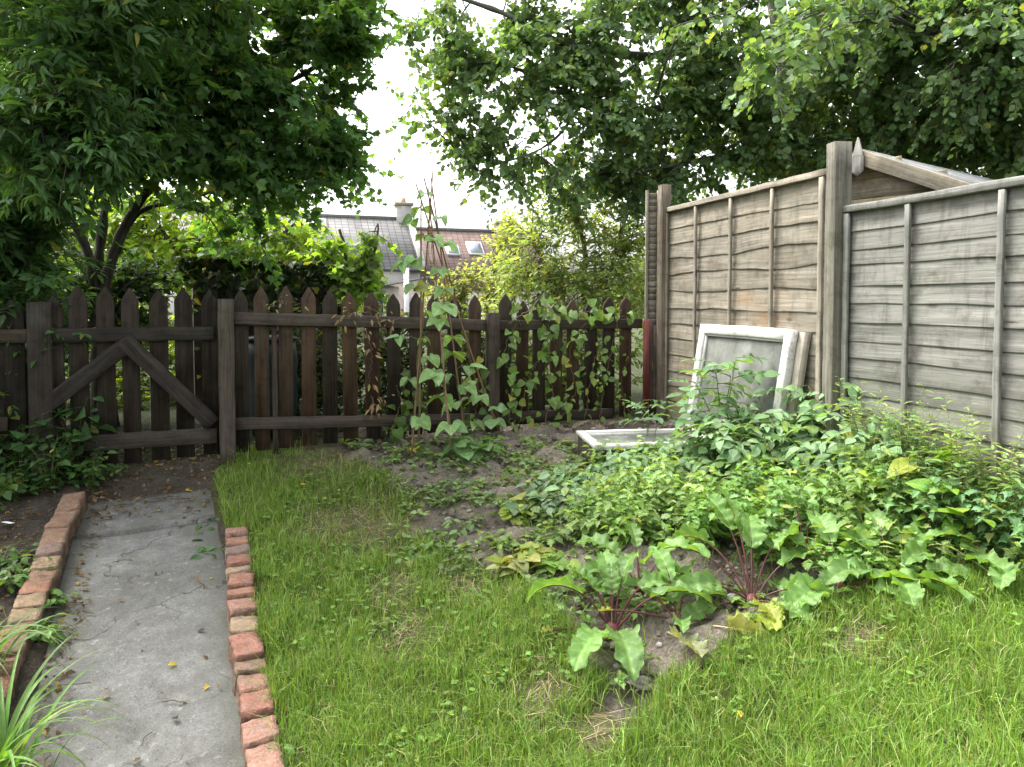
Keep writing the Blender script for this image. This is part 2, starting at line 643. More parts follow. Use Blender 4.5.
# ================================================================== SETTING
def pip(x, y, poly):
    poly = np.asarray(poly)
    ins = np.zeros(len(x), bool)
    j = len(poly) - 1
    for i in range(len(poly)):
        xi, yi, xj, yj = *poly[i], *poly[j]
        c = ((yi > y) != (yj > y)) & (x < (xj - xi) * (y - yi) / (yj - yi + 1e-12) + xi)
        ins ^= c
        j = i
    return ins


def gpoly(pts):
    return A([G(*p)[:2] for p in pts])


LAWN = gpoly([(268, 800), (228, 530), (209, 500), (212, 478), (236, 446), (330, 438), (345, 455), (400, 478), (440, 500), (640, 520), (900, 556), (1024, 560), (1130, 610), (1300, 760), (1300, 900), (268, 900)])
BED = gpoly([(418, 500), (345, 462), (332, 436), (400, 424), (500, 426), (620, 420), (830, 420), (905, 500), (1024, 545), (1130, 600), (1130, 615), (1024, 566), (900, 590), (800, 598), (772, 622), (715, 650), (688, 690), (650, 715), (622, 725), (598, 700), (578, 640), (540, 585), (450, 556), (408, 535)])
STRAW = [(G(545, 700)[:2], .13), (G(390, 590)[:2], .16), (G(340, 520)[:2], .30), (G(410, 630)[:2], .16), (G(596, 735)[:2], .08), (G(385, 530)[:2], .26), (G(470, 590)[:2], .22), (G(330, 460)[:2], .35), (G(860, 640)[:2], .14)]


def straw_amt(x, y):
    r = np.zeros(len(x))
    w = (fbm(np.c_[x * 6, y * 6], 3, 5) - .5) * .9
    for c, s in STRAW:
        d = np.hypot(x - c[0], (y - c[1]) * .8) / s
        r = np.maximum(r, np.clip(1.25 - d + w, 0, 1))
    return r


def axis_coords(lo, hi, st, ext):
    a = np.arange(lo, hi + st / 2, st)
    out, d, x = [], st, hi
    while x < ext[1]:
        d *= 1.25
        x += d
        out.append(x)
    pre, d, x = [], st, lo
    while x > ext[0]:
        d *= 1.25
        x -= d
        pre.append(x)
    return A(pre[::-1] + list(a) + out)


def fence_side(x, y):
    return (y - 4.95) - .35 * (x + 1.83) > .12


def make_ground():
    xs = axis_coords(-3.4, 2.9, .024, (-160, 160))
    ys = axis_coords(1.1, 6.4, .024, (-40, 300))
    X, Y = np.meshgrid(xs, ys)
    x, y = X.ravel(), Y.ravel()
    near = (x > -3.6) & (x < 3.1) & (y > 0.9) & (y < 6.8)
    z = ground_z(x, y)
    bed = pip(x, y, BED)
    lawn = pip(x, y, LAWN) & ~bed
    lft = (x < path_x(y)[0] - .05) & near
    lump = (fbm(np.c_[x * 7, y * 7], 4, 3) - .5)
    z = z + np.where(near, lump * np.where(bed, .15, np.where(lft, .09, .025)), 0)
    col = np.tile(A([.05, .06, .025]), (len(x), 1))
    col[near] = (.07, .06, .045)
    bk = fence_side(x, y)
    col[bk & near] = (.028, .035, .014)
    col[lawn] = (.075, .075, .03)
    bs = fbm(np.c_[x * 3, y * 3], 3, 8)[:, None]
    col = np.where(bed[:, None], A([.175, .152, .122]) * (.55 + .9 * bs), col)
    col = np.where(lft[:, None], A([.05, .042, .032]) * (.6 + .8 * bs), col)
    s = straw_amt(x, y)[:, None] * near[:, None] * .75
    col = col * (1 - s) + A([.15, .135, .075]) * s
    n, m = len(ys), len(xs)
    i = np.arange(n - 1)[:, None] * m + np.arange(m - 1)[None]
    q = np.stack([i, i + 1, i + m + 1, i + m], -1).reshape(-1, 4)
    mb = MB()
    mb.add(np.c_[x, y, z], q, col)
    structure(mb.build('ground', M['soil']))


def make_path():
    mb = MB()
    for (y0, y1, sk) in ((1.15, 4.06, .06), (4.10, 4.47, .04)):
        nY, nX = max(8, int((y1 - y0) / .04)), 18
        V, U = [], []
        for a in range(nY + 1):
            for b in range(nX + 1):
                t = b / nX
                yy = y0 + (y1 - y0) * a / nY
                l, r = path_x(yy)
                x = l + (r - l) * t
                yy += (t - .5) * .3 * .9 - .0
                edge = 0
                if y1 > 3.5:
                    yy += (vn(A([[x * 5, yy * 5]]), 4)[0] - .5) * sk * (a in (0, nY))
                    if y1 > 4.2:
                        x += (vn(A([[yy * 9, b]]), 9)[0] - .5) * .10 * (b in (0, nX)) + (.06 if b == 0 else 0)
                d = min(t, 1 - t) * .72
                z = base_z(x, yy) - .035 + (vn(A([[x * 1.5, yy * 1.5]]), 2)[0] - .5) * .012 - max(0, .012 - d) * .8
                V.append((x, yy, z))
                U.append((d, 0, 0))
        i = np.arange(nY)[:, None] * (nX + 1) + np.arange(nX)[None]
        q = np.stack([i, i + 1, i + nX + 2, i + nX + 1], -1).reshape(-1, 4)
        V = A(V)
        # skirt so that the slab has thickness
        k = len(V)
        per = list(range(0, nX + 1)) + [(a + 1) * (nX + 1) - 1 for a in range(1, nY + 1)] + [nY * (nX + 1) + b for b in range(nX - 1, -1, -1)] + [a * (nX + 1) for a in range(nY - 1, 0, -1)]
        lowv = V[per] - [0, 0, .07]
        p = len(per)
        sq = A([[per[j], k + j, k + (j + 1) % p, per[(j + 1) % p]] for j in range(p)])
        mb.add(np.vstack([V, lowv]), [q, sq], (.3, .3, .29), np.vstack([A(U), np.zeros((p, 3))]))
    structure(mb.build('path', M['concrete']))


make_ground()
make_path()


def gz1(x, y):
    return float(ground_z(x, y))


# ------------------------------------------------------------------ grass
def blades(mb, x, y, h, wid, col, lean=1.0, z=None):
    N = len(x)
    z = ground_z(x, y) - .004 if z is None else z
    az = rng.random(N) * 2 * PI
    d = np.c_[np.cos(az), np.sin(az), np.zeros(N)]
    fz = rng.random(N) * 2 * PI
    s = np.c_[np.cos(fz), np.sin(fz), np.zeros(N)] * wid[:, None] / 2
    ln = rng.random(N) ** 1.3 * lean
    p0 = np.c_[x, y, z]
    p1 = p0 + d * (h * ln * .35)[:, None] + A([0, 0, 1]) * (h * .55)[:, None]
    p2 = p0 + d * (h * ln * 1.15)[:, None] + A([0, 0, 1]) * (h * (1 - .45 * ln * ln))[:, None]
    V = np.stack([p0 - s, p0 + s, p1 - s * .8, p1 + s * .8, p2], 1)
    b = np.arange(N)[:, None] * 5
    q = b + A([0, 1, 3, 2])
    t = b + A([2, 3, 4])
    U = np.zeros((N, 5, 3))
    U[:, :, 1] = A([0, 0, .5, .5, 1])
    U[:, :, 0] = .2
    f = A([.55, .55, .9, .9, 1.1])
    mb.add(V.reshape(-1, 3), [q, t], (col[:, None, :] * f[None, :, None] ** .0).reshape(-1, 3), U.reshape(-1, 3))


def make_grass():
    mb = MB()
    lo, hi = A([-2.2, 1.75]), A([2.6, 5.1])
    N = 400000
    x = rng.random(N) * (hi[0] - lo[0]) + lo[0]
    y = 1.75 + (rng.random(N) ** 1.35) * (hi[1] - lo[1])
    k = pip(x, y, LAWN)
    jx, jy = x + (fbm(np.c_[x * 5, y * 5], 3, 21) - .5) * .4, y + (fbm(np.c_[x * 5, y * 5], 3, 33) - .5) * .4
    bed = pip(jx, jy, BED)
    l, r = path_x(y)
    k &= (x > np.interp(y, BRX[:, 1], BRX[:, 0]) + .05) | (y > BRX[-1, 1] + .06) & (x > r + .03)
    k &= np.abs(x / (y + 1e-6)) < .78
    s = straw_amt(x, y)
    keep = rng.random(N)
    tuft = fbm(np.c_[x * 9, y * 9], 3, 40)
    k &= ~bed | (keep < .03) | (pip(x, y, LAWN) & ~pip(x, y, BED) & (keep < .45))
    k &= keep > s * .78
    k &= keep > np.clip(.75 - tuft * 1.5, 0, .8)
    x, y, s, tuft = x[k], y[k], s[k], tuft[k]
    n = len(x)
    h = (.028 + .062 * rng.random(n) ** 1.2) * (.55 + .95 * tuft) * (1 - .5 * s)
    far = np.clip((y - 3.3) / 1.4, 0, 1)
    h *= 1 - .3 * far
    w = .0022 + .0022 * rng.random(n)
    col = colvar((.138, .238, .04), n, .5, .12, (.33, .30, .12))
    big = fbm(np.c_[x * 1.6, y * 1.6], 3, 60)[:, None]
    col *= (.75 + .5 * big)
    col = col * (1 - far[:, None] * .25) + A([.14, .19, .035]) * far[:, None] * .2
    blades(mb, x, y, h, w, col)
    # long bent tussock blades and pale spent ones
    k2 = rng.random(n) < .055 * (tuft * 2) ** 2
    m2 = int(k2.sum())
    c2 = colvar((.17, .28, .05), m2, .4, .4, (.36, .32, .15))
    blades(mb, x[k2], y[k2], .07 + .07 * rng.random(m2), .0026 + .001 * rng.random(m2), c2, lean=1.5)
    tag(mb.build('grass', M['grass'], smooth=False), 'lush green lawn grass growing around the vegetable bed and along the bricks', 'grass', kind='stuff')
    # clover and small broad weeds in the turf
    mb = MB()
    q = rng.random((26000, 2)) * [4.8, 3.2] + [-2.2, 1.8]
    kk = pip(q[:, 0], q[:, 1], LAWN) & ~pip(q[:, 0], q[:, 1], BED) & (fbm(q * 2.6, 3, 91) > .50) & (q[:, 0] > np.interp(q[:, 1], BRX[:, 1], BRX[:, 0]) + .07)
    q = q[kk][:800]
    m3 = len(q)
    hh = .018 + .03 * rng.random(m3)
    for j in range(3):
        a_ = rng.random(m3) * 6.28
        dd = np.c_[np.cos(a_), np.sin(a_), .15 * np.ones(m3)]
        scatter(mb, ROUND, np.c_[q, ground_z(q[:, 0], q[:, 1]) + hh], dd, unit(UP + rng.normal(size=(m3, 3)) * .25), .012 + .014 * rng.random(m3), colvar((.14, .25, .05), m3, .35, .08))
    tag(mb.build('clover', M['grass'], smooth=False), 'small rounded clover leaves mixed into the lawn turf', 'clover', kind='stuff')
    # dry straw lying in the worn patches
    mb = MB()
    N = 60000
    x = rng.random(N) * 4.8 - 2.2
    y = 1.8 + rng.random(N) * 3.2
    s = straw_amt(x, y)
    k = pip(x, y, LAWN) & (rng.random(N) < .05 + .30 * s) & (~pip(x, y, BED) | (rng.random(N) < .25))
    l, r = path_x(y)
    k &= (x > np.interp(y, BRX[:, 1], BRX[:, 0]) + .07)
    x, y = x[k], y[k]
    n = len(x)
    az = rng.random(n) * 2 * PI
    L = .03 + .06 * rng.random(n)
    d = np.c_[np.cos(az), np.sin(az), rng.normal(size=n) * .25]
    p = np.c_[x, y, ground_z(x, y) + .006 + .02 * rng.random(n)]
    s2 = np.c_[-d[:, 1], d[:, 0], np.zeros(n)] * .0013
    e = p + d * L[:, None]
    e[:, 2] = np.maximum(e[:, 2], ground_z(e[:, 0], e[:, 1]) + .004)
    V = np.stack([p - s2, p + s2, e + s2, e - s2], 1)
    mb.add(V.reshape(-1, 3), np.arange(n * 4).reshape(-1, 4), np.repeat(colvar((.26, .235, .11), n, .4), 4, 0), np.tile(A([[.2, .5, 0]]), (n * 4, 1)))
    tag(mb.build('dry_grass', M['grass'], smooth=False), 'dry tan straw lying in the thin patches of the lawn', 'straw', kind='stuff')



def icoblob(mb, c, r, col, squash=.6, sub=1):
    # distorted low sphere for clods and stones
    n1, n2 = 6, 8
    th = np.linspace(0, PI, n1 + 1)[1:-1]
    V = [[0, 0, 1]]
    for t in th:
        for k in range(n2):
            p = 2 * PI * (k + .5 * (t > 1)) / n2
            V.append([math.sin(t) * math.cos(p), math.sin(t) * math.sin(p), math.cos(t)])
    V.append([0, 0, -1])
    V = A(V)
    o = rng.random(3) * 50
    V = V * (.65 + .7 * vn(V * 1.3 + o, 3))[:, None]
    a = rng.random() * 6.28
    R = A([[math.cos(a), -math.sin(a), 0], [math.sin(a), math.cos(a), 0], [0, 0, 1]])
    V = (V * A([1, .75, squash])) @ R.T * r + c
    m = len(th)
    tri, quad = [], []
    for k in range(n2):
        tri.append([0, 1 + k, 1 + (k + 1) % n2])
        b = 1 + (m - 1) * n2
        tri.append([b + (k + 1) % n2, b + k, len(V) - 1])
        for j in range(m - 1):
            a0 = 1 + j * n2
            quad.append([a0 + k, a0 + n2 + k, a0 + n2 + (k + 1) % n2, a0 + (k + 1) % n2])
    mb.add(V, [A(tri), A(quad)], col)


def make_clods():
    mb = MB()
    cand = rng.random((5000, 2)) * [4.2, 3.6] + [-1.4, 2.1]
    k = pip(cand[:, 0], cand[:, 1], BED)
    for x, y in cand[k][:2600]:
        r = .004 + .024 * rng.random() ** 3
        c = A([.19, .165, .13]) * (.5 + .9 * rng.random()) if rng.random() < .85 else A([.36, .34, .31])
        icoblob(mb, (x, y, gz1(x, y) + r * .3 + .012 * rng.random()), r, c)
    tag(mb.build('soil_clods', M['soil']), 'crumbly grey brown clods of soil and grit on the bare bed', 'soil', kind='stuff')
    # debris: small bits of dead leaf and twig
    for nm, lab, pts, n in (('leaf_litter', 'brown leaf litter and twigs on the dark bed left of the path', [(0, 478), (95, 470), (75, 492), (0, 640), (-150, 600), (-120, 470)], 900),
                            ('leaf_litter', 'scattered dead leaf bits on the earth before the gate', [(90, 515), (80, 470), (95, 452), (235, 446), (214, 480), (205, 515)], 700),
                            ('leaf_litter', 'brown bits of dead leaf caught along the picket fence foot', [(240, 448), (300, 432), (640, 412), (640, 425), (500, 440), (300, 446)], 500),
                            ('leaf_litter', 'dirt and leaf bits gathered along the concrete path edges', [(92, 490), (40, 700), (18, 800), (45, 800), (62, 700), (112, 490)], 420),
                            ('leaf_litter', 'tiny dark specks of dirt scattered on the concrete path', [(100, 500), (200, 500), (232, 760), (60, 760)], 45)):
        poly = gpoly(pts)
        lo, hi = poly.min(0), poly.max(0)
        q = rng.random((n * 6, 2)) * (hi - lo) + lo
        q = q[pip(q[:, 0], q[:, 1], poly)][:n]
        n2 = len(q)
        mb = MB()
        pos = np.c_[q, np.maximum(ground_z(q[:, 0], q[:, 1]), base_z(q[:, 0], q[:, 1]) - .032) + .006 + .012 * rng.random(n2)]
        d = rdir(n2) * [1, 1, .25]
        scatter(mb, OVALF, pos, d, rdir(n2, 2), .012 + .03 * rng.random(n2) ** 2, colvar((.14, .095, .055), n2, .6, .12, (.42, .33, .08)))
        for k in range(n2 // 8):
            p = pos[k]
            a = rng.random() * 6.28
            L = .03 + .09 * rng.random()
            tube(mb, [p, p + A([math.cos(a), math.sin(a), .08]) * L * .5, p + A([math.cos(a + .3), math.sin(a + .3), .0]) * L], .0018, 4, (.12, .09, .06))
        tag(mb.build(nm, M['leaf'], smooth=False), lab, 'leaf litter', kind='stuff')


make_clods()

# ------------------------------------------------------------------ brick edgings
PINK, RED, MAUVE, CREAM, SALMON, BROWN = (.34, .185, .14), (.30, .135, .10), (.22, .155, .14), (.34, .255, .165), (.33, .165, .115), (.26, .16, .115)
ORD = ['first', 'second', 'third', 'fourth', 'fifth', 'sixth', 'seventh', 'eighth', 'ninth', 'tenth', 'eleventh', 'twelfth', 'thirteenth', 'fourteenth', 'fifteenth', 'sixteenth', 'seventeenth']


def brick_mesh(c, L, w, h, yaw, pitch, roll, col):
    """worn brick with rounded broken arrises"""
    nx, ny, nz = 10, 6, 5
    pts, idx, faces = [], {}, []

    def vid(i, j, k):
        if (i, j, k) not in idx:
            idx[(i, j, k)] = len(pts)
            pts.append((i / nx - .5, j / ny - .5, k / nz - .5))
        return idx[(i, j, k)]
    for i in range(nx):
        for j in range(ny):
            faces.append([vid(i, j, nz), vid(i + 1, j, nz), vid(i + 1, j + 1, nz), vid(i, j + 1, nz)])
            faces.append([vid(i, j, 0), vid(i, j + 1, 0), vid(i + 1, j + 1, 0), vid(i + 1, j, 0)])
        for k in range(nz):
            faces.append([vid(i, 0, k), vid(i + 1, 0, k), vid(i + 1, 0, k + 1), vid(i, 0, k + 1)])
            faces.append([vid(i, ny, k), vid(i, ny, k + 1), vid(i + 1, ny, k + 1), vid(i + 1, ny, k)])
    for j in range(ny):
        for k in range(nz):
            faces.append([vid(0, j, k), vid(0, j, k + 1), vid(0, j + 1, k + 1), vid(0, j + 1, k)])
            faces.append([vid(nx, j, k), vid(nx, j + 1, k), vid(nx, j + 1, k + 1), vid(nx, j, k + 1)])
    p = A(pts) * [L, w, h]
    o = rng.random(3) * 90
    half = A([L, w, h]) / 2
    rad = .002 + .009 * vn(p * 40 + o, 1) ** 2
    q = np.clip(p, -(half - rad[:, None]), half - rad[:, None])
    dlt = p - q
    p = q + unit(dlt) * np.minimum(np.linalg.norm(dlt, axis=1), rad)[:, None]
    p += (np.stack([fbm(p * 45 + o + k * 9, 2, k) for k in range(3)], 1) - .5) * .016
    cy, sy, cp, sp, cr, sr = math.cos(yaw), math.sin(yaw), math.cos(pitch), math.sin(pitch), math.cos(roll), math.sin(roll)
    R = A([[cy, -sy, 0], [sy, cy, 0], [0, 0, 1]]) @ A([[cp, 0, sp], [0, 1, 0], [-sp, 0, cp]]) @ A([[1, 0, 0], [0, cr, -sr], [0, sr, cr]])
    p = p @ R.T + c
    cc = A(col)[None] * (.75 + .5 * fbm(p * 26, 3, 4))[:, None]
    d = fbm(p * 12 + 7, 3, 9)[:, None]
    cc = np.where(d > .62, cc * .55 + A([.12, .12, .07]) * .35, cc)
    mb = MB()
    mb.add(p, A(faces), cc)
    return mb


BRXL = []


def make_bricks():
    # right row: image heights of the joints from the gate end towards the camera
    ys = [527, 537.5, 547, 557, 568, 577, 593, 600, 619, 638, 663, 675, 694, 720, 748, 785, 822]
    cols = [('pink', PINK), ('salmon', SALMON), ('mauve grey', MAUVE), ('deep red', RED), ('cream', CREAM), ('long red', RED), ('short red', SALMON),
            ('rosy red', PINK), ('broad cream', CREAM), ('bright red', RED), ('brownish', BROWN), ('pale pink', PINK), ('red', RED), ('large pink', PINK), ('cracked pink', PINK), ('dull red', RED)]
    xr = lambda y: np.interp(y, [527, 590, 640, 700, 767, 822], [236, 241, 244, 256, 265, 277])
    for k in range(len(ys) - 1):
        a, b = G(xr(ys[k]), ys[k], .035), G(xr(ys[k + 1]), ys[k + 1], .035)
        c = (a + b) / 2
        L = np.linalg.norm((b - a)[:2]) * .965
        yaw = math.atan2(b[1] - a[1], b[0] - a[0]) + rng.normal() * .05
        h = .115
        BRXL.append((c[0], c[1]))
        top = .045 + rng.random() * .016
        z = float(base_z(c[0], c[1])) + top - h / 2
        o = brick_mesh(A([c[0], c[1], z]), L, .106 + .008 * rng.random(), h, yaw, .03 + rng.normal() * .05, rng.normal() * .05, cols[k][1]).build('edging_brick', M['brick'])
        tag(o, f'{cols[k][0]} worn brick, {ORD[k]} from the gate end of the edging between path and lawn', 'brick', 'edging bricks along the lawn side of the path')
    # left row, higher above the path
    ysl = [489, 506, 524, 541, 553, 566, 578, 591, 604, 618, 632, 650, 672, 700, 735, 775]
    xl = lambda y: np.interp(y, [489, 524, 550, 580, 620, 650, 700, 775], [77, 58, 50, 38, 19, 7, -13, -45])
    cl = [('earthy brown', BROWN), ('long brown', BROWN), ('dusty brown', BROWN), ('grey brown', MAUVE), ('tan', CREAM), ('brownish red', BROWN), ('warm brown', SALMON), ('orange tan', CREAM), ('rough tan', CREAM), ('dull orange', SALMON), ('mossy brown', BROWN), ('dark brown', BROWN), ('shaded red', RED), ('shaded tan', CREAM), ('shaded brown', BROWN)]
    for k in range(len(ysl) - 1):
        a, b = G(xl(ysl[k]), ysl[k], .08), G(xl(ysl[k + 1]), ysl[k + 1], .08)
        c = (a + b) / 2
        L = np.linalg.norm((b - a)[:2]) * .965
        yaw = math.atan2(b[1] - a[1], b[0] - a[0]) + rng.normal() * .05
        h = .17
        z = float(base_z(c[0], c[1])) + .058 + rng.random() * .014 - h / 2
        col = A(cl[k][1]) * A([.78, .76, .70])
        o = brick_mesh(A([c[0], c[1], z]), L, .115, h, yaw, .13 + rng.normal() * .05, rng.normal() * .05, col).build('edging_brick', M['brick'])
        tag(o, f'{cl[k][0]} mossy brick, {ORD[k]} from the gate end of the edging beside the dark bed', 'brick', 'edging bricks along the bed side of the path')


make_bricks()
BRX = A(sorted(BRXL, key=lambda q: q[1]))
make_grass()

# ================================================================== PICKET FENCE AND GATE
FA = math.radians(19.3)
FE = A([math.cos(FA), math.sin(FA), 0])
FN = A([math.sin(FA), -math.cos(FA), 0])          # towards the lawn
F0 = A([-1.83, 4.95, 0])


def fpt(px, py, off=0.0):
    d = ray(px, py)
    t = np.dot(F0 + FN * off - CAM, FN) / np.dot(d, FN)
    return CAM + d * t


GOTHIC = [(0, 1), (.90, 1), (.925, .98), (.955, .72), (.98, .36), (1, .10)]
UP = A([0, 0, 1])
DK = A([.040, .029, .021])


def picket(parent, px, ytop, w=.098, lean=0.0, col=None, gap=.04, ybot=None, off=0.0):
    t = fpt(px, ytop, off)
    b = t.copy()
    b[2] = gz1(b[0], b[1]) + gap if ybot is None else fpt(px, ybot, off)[2]
    t = t + FE * lean
    mb = MB()
    c = DK * (.75 + .6 * rng.random()) if col is None else A(col)
    if col is None and rng.random() < .4:
        c = A([.075, .046, .03]) * (.8 + .5 * rng.random())
    c = c * A([1, .97 + .06 * rng.random(), .9 + .2 * rng.random()])
    plank(mb, b, t, FE, w * (.95 + .1 * rng.random()), .019, n=8, col=c, wob=.0012, prof=GOTHIC, ch=.003)
    mb.build('picket', M['dark_wood'], parent)


def rail(parent, p0, p1, off, h=.085, t=.038, name='rail', col=None):
    a, b = fpt(*p0, off), fpt(*p1, off)
    mb = MB()
    plank(mb, a, b, UP, h, t, n=14, col=DK * 1.25 if col is None else col, wob=.0025, ch=.005)
    return mb.build(name, M['dark_wood'], parent)


fence = thing('picket_fence', 'dark weathered picket fence across the end of the garden, right of the gate', 'fence', (*fpt(430, 400)[:2], .53))
PK = [(239, 290), (261, 287), (284, 286), (307, 288), (329, 290), (351, 291), (372, 293), (394, 293), (414.5, 294), (434, 294), (454, 297), (475, 297), (504, 297), (521, 300), (538, 301), (556, 303), (574, 299), (591, 300), (608, 297), (625, 298)]
for px, py in PK:
    picket(fence, px + rng.normal() * .8, py + rng.normal() * 1.2, lean=rng.normal() * .006)
rail(fence, (229, 318), (488, 325), .032, .082, col=(.082, .066, .052))
rail(fence, (496, 325.5), (641, 323.5), .032, .075, col=(.055, .042, .032))
rail(fence, (229, 424), (488, 418.5), .032, .08, col=(.062, .049, .038))
rail(fence, (496, 417.5), (612, 413.5), .032, .08, col=(.045, .034, .026))
for px, top, w, off in ((225.5, 299, .098, .06), (492.5, 313, .088, .055)):
    t = fpt(px, top, off)
    b = t.copy()
    b[2] = gz1(b[0], b[1]) - .05
    mb = MB()
    plank(mb, b, t, FE, w, .085, n=8, col=(.078, .063, .049) if px < 300 else (.055, .044, .034), wob=.002, ch=.006)
    mb.build('post', M['dark_wood'], fence)
# slim stake behind the rail
mb = MB()
t = fpt(274, 322, .012)
b = t.copy()
b[2] = gz1(b[0], b[1]) - .02
plank(mb, b, t, FE, .035, .02, n=4, col=DK * 1.3)
mb.build('stake', M['dark_wood'], fence)

gate = thing('garden_gate', 'dark wooden picket gate with inverted V bracing at the end of the path', 'gate', (*fpt(135, 440)[:2], .48))
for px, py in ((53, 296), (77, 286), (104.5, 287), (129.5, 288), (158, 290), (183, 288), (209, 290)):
    picket(gate, px, py, w=.104, col=DK * (.5 + .4 * rng.random()), gap=.05)  # gate wood darker than the fence: tree shade put into its colours
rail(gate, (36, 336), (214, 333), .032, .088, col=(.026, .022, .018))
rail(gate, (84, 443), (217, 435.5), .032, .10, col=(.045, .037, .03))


def brace(p0, p1, off, col):
    a, b = fpt(*p0, off), fpt(*p1, off)
    mb = MB()
    plank(mb, a, b, np.cross(FN, unit(b - a)), .10, .03, n=10, col=col, wob=.002, ch=.004)
    mb.build('brace', M['dark_wood'], gate)


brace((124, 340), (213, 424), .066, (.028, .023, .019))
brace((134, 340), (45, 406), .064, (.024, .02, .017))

lf = thing('picket_fence', 'deeply shaded stretch of fence left of the gate under the dark tree', 'fence', (*fpt(0, 420)[:2], .5))
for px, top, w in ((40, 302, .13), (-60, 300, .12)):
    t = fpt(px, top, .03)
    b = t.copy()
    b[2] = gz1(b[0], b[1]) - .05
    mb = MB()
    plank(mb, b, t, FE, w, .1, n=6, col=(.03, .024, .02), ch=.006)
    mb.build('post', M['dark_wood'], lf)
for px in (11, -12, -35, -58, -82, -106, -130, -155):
    picket(lf, px, 300, w=.13, col=(.022, .018, .014))  # near-black post and picket colours have the tree's shade painted in
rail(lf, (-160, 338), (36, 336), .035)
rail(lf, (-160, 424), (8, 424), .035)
mb = MB()
t = fpt(24, 362, -.15)
b = t.copy()
b[2] = gz1(b[0], b[1]) - .02
plank(mb, b, t, FE, .06, .06, n=4, col=(.3, .27, .22))
tag(mb.build('wooden_stake', M['post_wood']), 'short pale stake standing behind the shaded fence left of the gate', 'stake')

# ================================================================== LAP PANEL FENCE ON THE RIGHT
R0 = A([1.726, 4.07, 0])
RD = unit(A([-.513, 1.76, 0]))                      # along the fence, away from the camera
RN = A([-RD[1], RD[0], 0])                          # towards the garden
if RN[0] > 0:
    RN = -RN


def rpt(px, py, off=0.0):
    d = ray(px, py)
    t = np.dot(R0 + RN * off - CAM, RN) / np.dot(d, RN)
    return CAM + d * t


def lap_boards(a, b, z0, z1, pitch, wav, colf, nL=60):
    """overlapping boards with wavy lower edges between plan points a and b"""
    mb = MB()
    L = np.linalg.norm((b - a)[:2])
    ax = unit(A([*(b - a)[:2], 0]))
    out = RN
    n = int(round((z1 - z0) / pitch))
    pitch = (z1 - z0) / n
    us = np.linspace(0, L, nL + 1)
    for k in range(n):
        zb = z0 + k * pitch + (rng.random() - .5) * .22 * pitch * (0 < k)
        sd = rng.random() * 60
        wv = (fbm(np.c_[us * 2.2, np.full(nL + 1, sd)], 3, 7) - .5) * wav
        bulge = (fbm(np.c_[us * 3, np.full(nL + 1, sd + 20)], 2, 9) - .5) * .008
        ztop = min(zb + pitch * 1.22, z1)
        rows = []
        zbm = np.maximum(zb + wv - .004, z0 - .01)
        prof = [(0, .0, 0), (.25, .0018, .3), (.5, .0036, .6), (.75, .0056, .8), (.96, .0075, 1), (1, .0072, 1), (1, .001, 1)]
        for f, o, bw in prof:
            p = a[None] + ax[None] * us[:, None] + out[None] * (o + bulge * bw)[:, None]
            p[:, 2] = ztop + (zbm - ztop) * f
            rows.append(p)
        V = np.concatenate(rows)
        U = np.zeros((len(V), 3))
        U[:, 0] = np.tile(us, len(prof))
        U[:, 1] = np.repeat([p[0] * pitch + p[1] for p in prof], nL + 1)
        U[:, 2] = sd
        i = np.arange(len(prof) - 1)[:, None] * (nL + 1) + np.arange(nL)[None]
        q = np.stack([i, i + nL + 1, i + nL + 2, i + 1], -1).reshape(-1, 4)
        mb.add(V, q, colf(k / max(1, n - 1), V) * (.85 + .3 * rng.random()), U)
    return mb


def panel(label, a, b, z0, z1, pitch, wav, colf, mat, bat, batcol):
    t = thing('lap_fence', label, 'fence panel', (*((a + b) / 2)[:2], z0), 'overlap fence panels')
    lap_boards(a, b, z0, z1 - .02, pitch, wav, colf).build('boards', M[mat], t)
    ax = unit(A([*(b - a)[:2], 0]))
    L = np.linalg.norm((b - a)[:2])
    for u, w in bat:
        p = a + ax * u * L + RN * .028
        mb = MB()
        plank(mb, A([p[0], p[1], z0 - .01]), A([p[0], p[1], z1 - .028]), ax, w, .018, n=14, col=batcol * (.85 + .3 * rng.random()), wob=.0012, ch=.002)
        mb.build('batten', M[mat], t)
    mb = MB()
    p, q = a + RN * .016, b + RN * .016
    plank(mb, A([p[0], p[1], z1 - .005]), A([q[0], q[1], z1 - .005]), UP, .036, .045, n=14, col=batcol * 1.05, wob=.0015, ch=.003)
    mb.build('top_rail', M[mat], t)
    return t


def far_col(f, V):
    w = fbm(V * [2.5, 2.5, 4], 3, 12)[:, None]
    warm = np.clip((.46 - f) * 1.9 + (w - .5) * 3.2, 0, 1)
    c = A([.22, .195, .15]) * (1 - warm) + A([.26, .145, .068]) * warm
    return c * (.8 + .4 * rng.random())


def near_col(f, V):
    w = fbm(V * [2.0, 2.0, 3], 3, 15)[:, None]
    g = np.clip((w - .42) * 3, 0, 1)
    c = A([.182, .178, .16]) * (1 - g) + A([.13, .135, .115]) * g
    return c * (.82 + .36 * rng.random())


pa = rpt(827, 300)
pb = rpt(667.5, 300)
panel('far pale brown overlap fence panel with wavy orange tinted boards behind the leaning window', pa, pb, .60, 2.195, .118, .045, far_col, 'warm_wood',
      [(.012, .035), (.255, .025), (.5, .025), (.745, .025), (.988, .036)], A([.22, .192, .15]))
na = rpt(846.5, 300)
nb = na - RD * 1.83
panel('near silver grey overlap fence panel beside the weedy end of the bed', na, nb, .44, 1.975, .094, .022, near_col, 'grey_wood',
      [(.014, .034), (.235, .028), (.50, .029), (.745, .028), (.985, .034)], A([.165, .165, .15]))
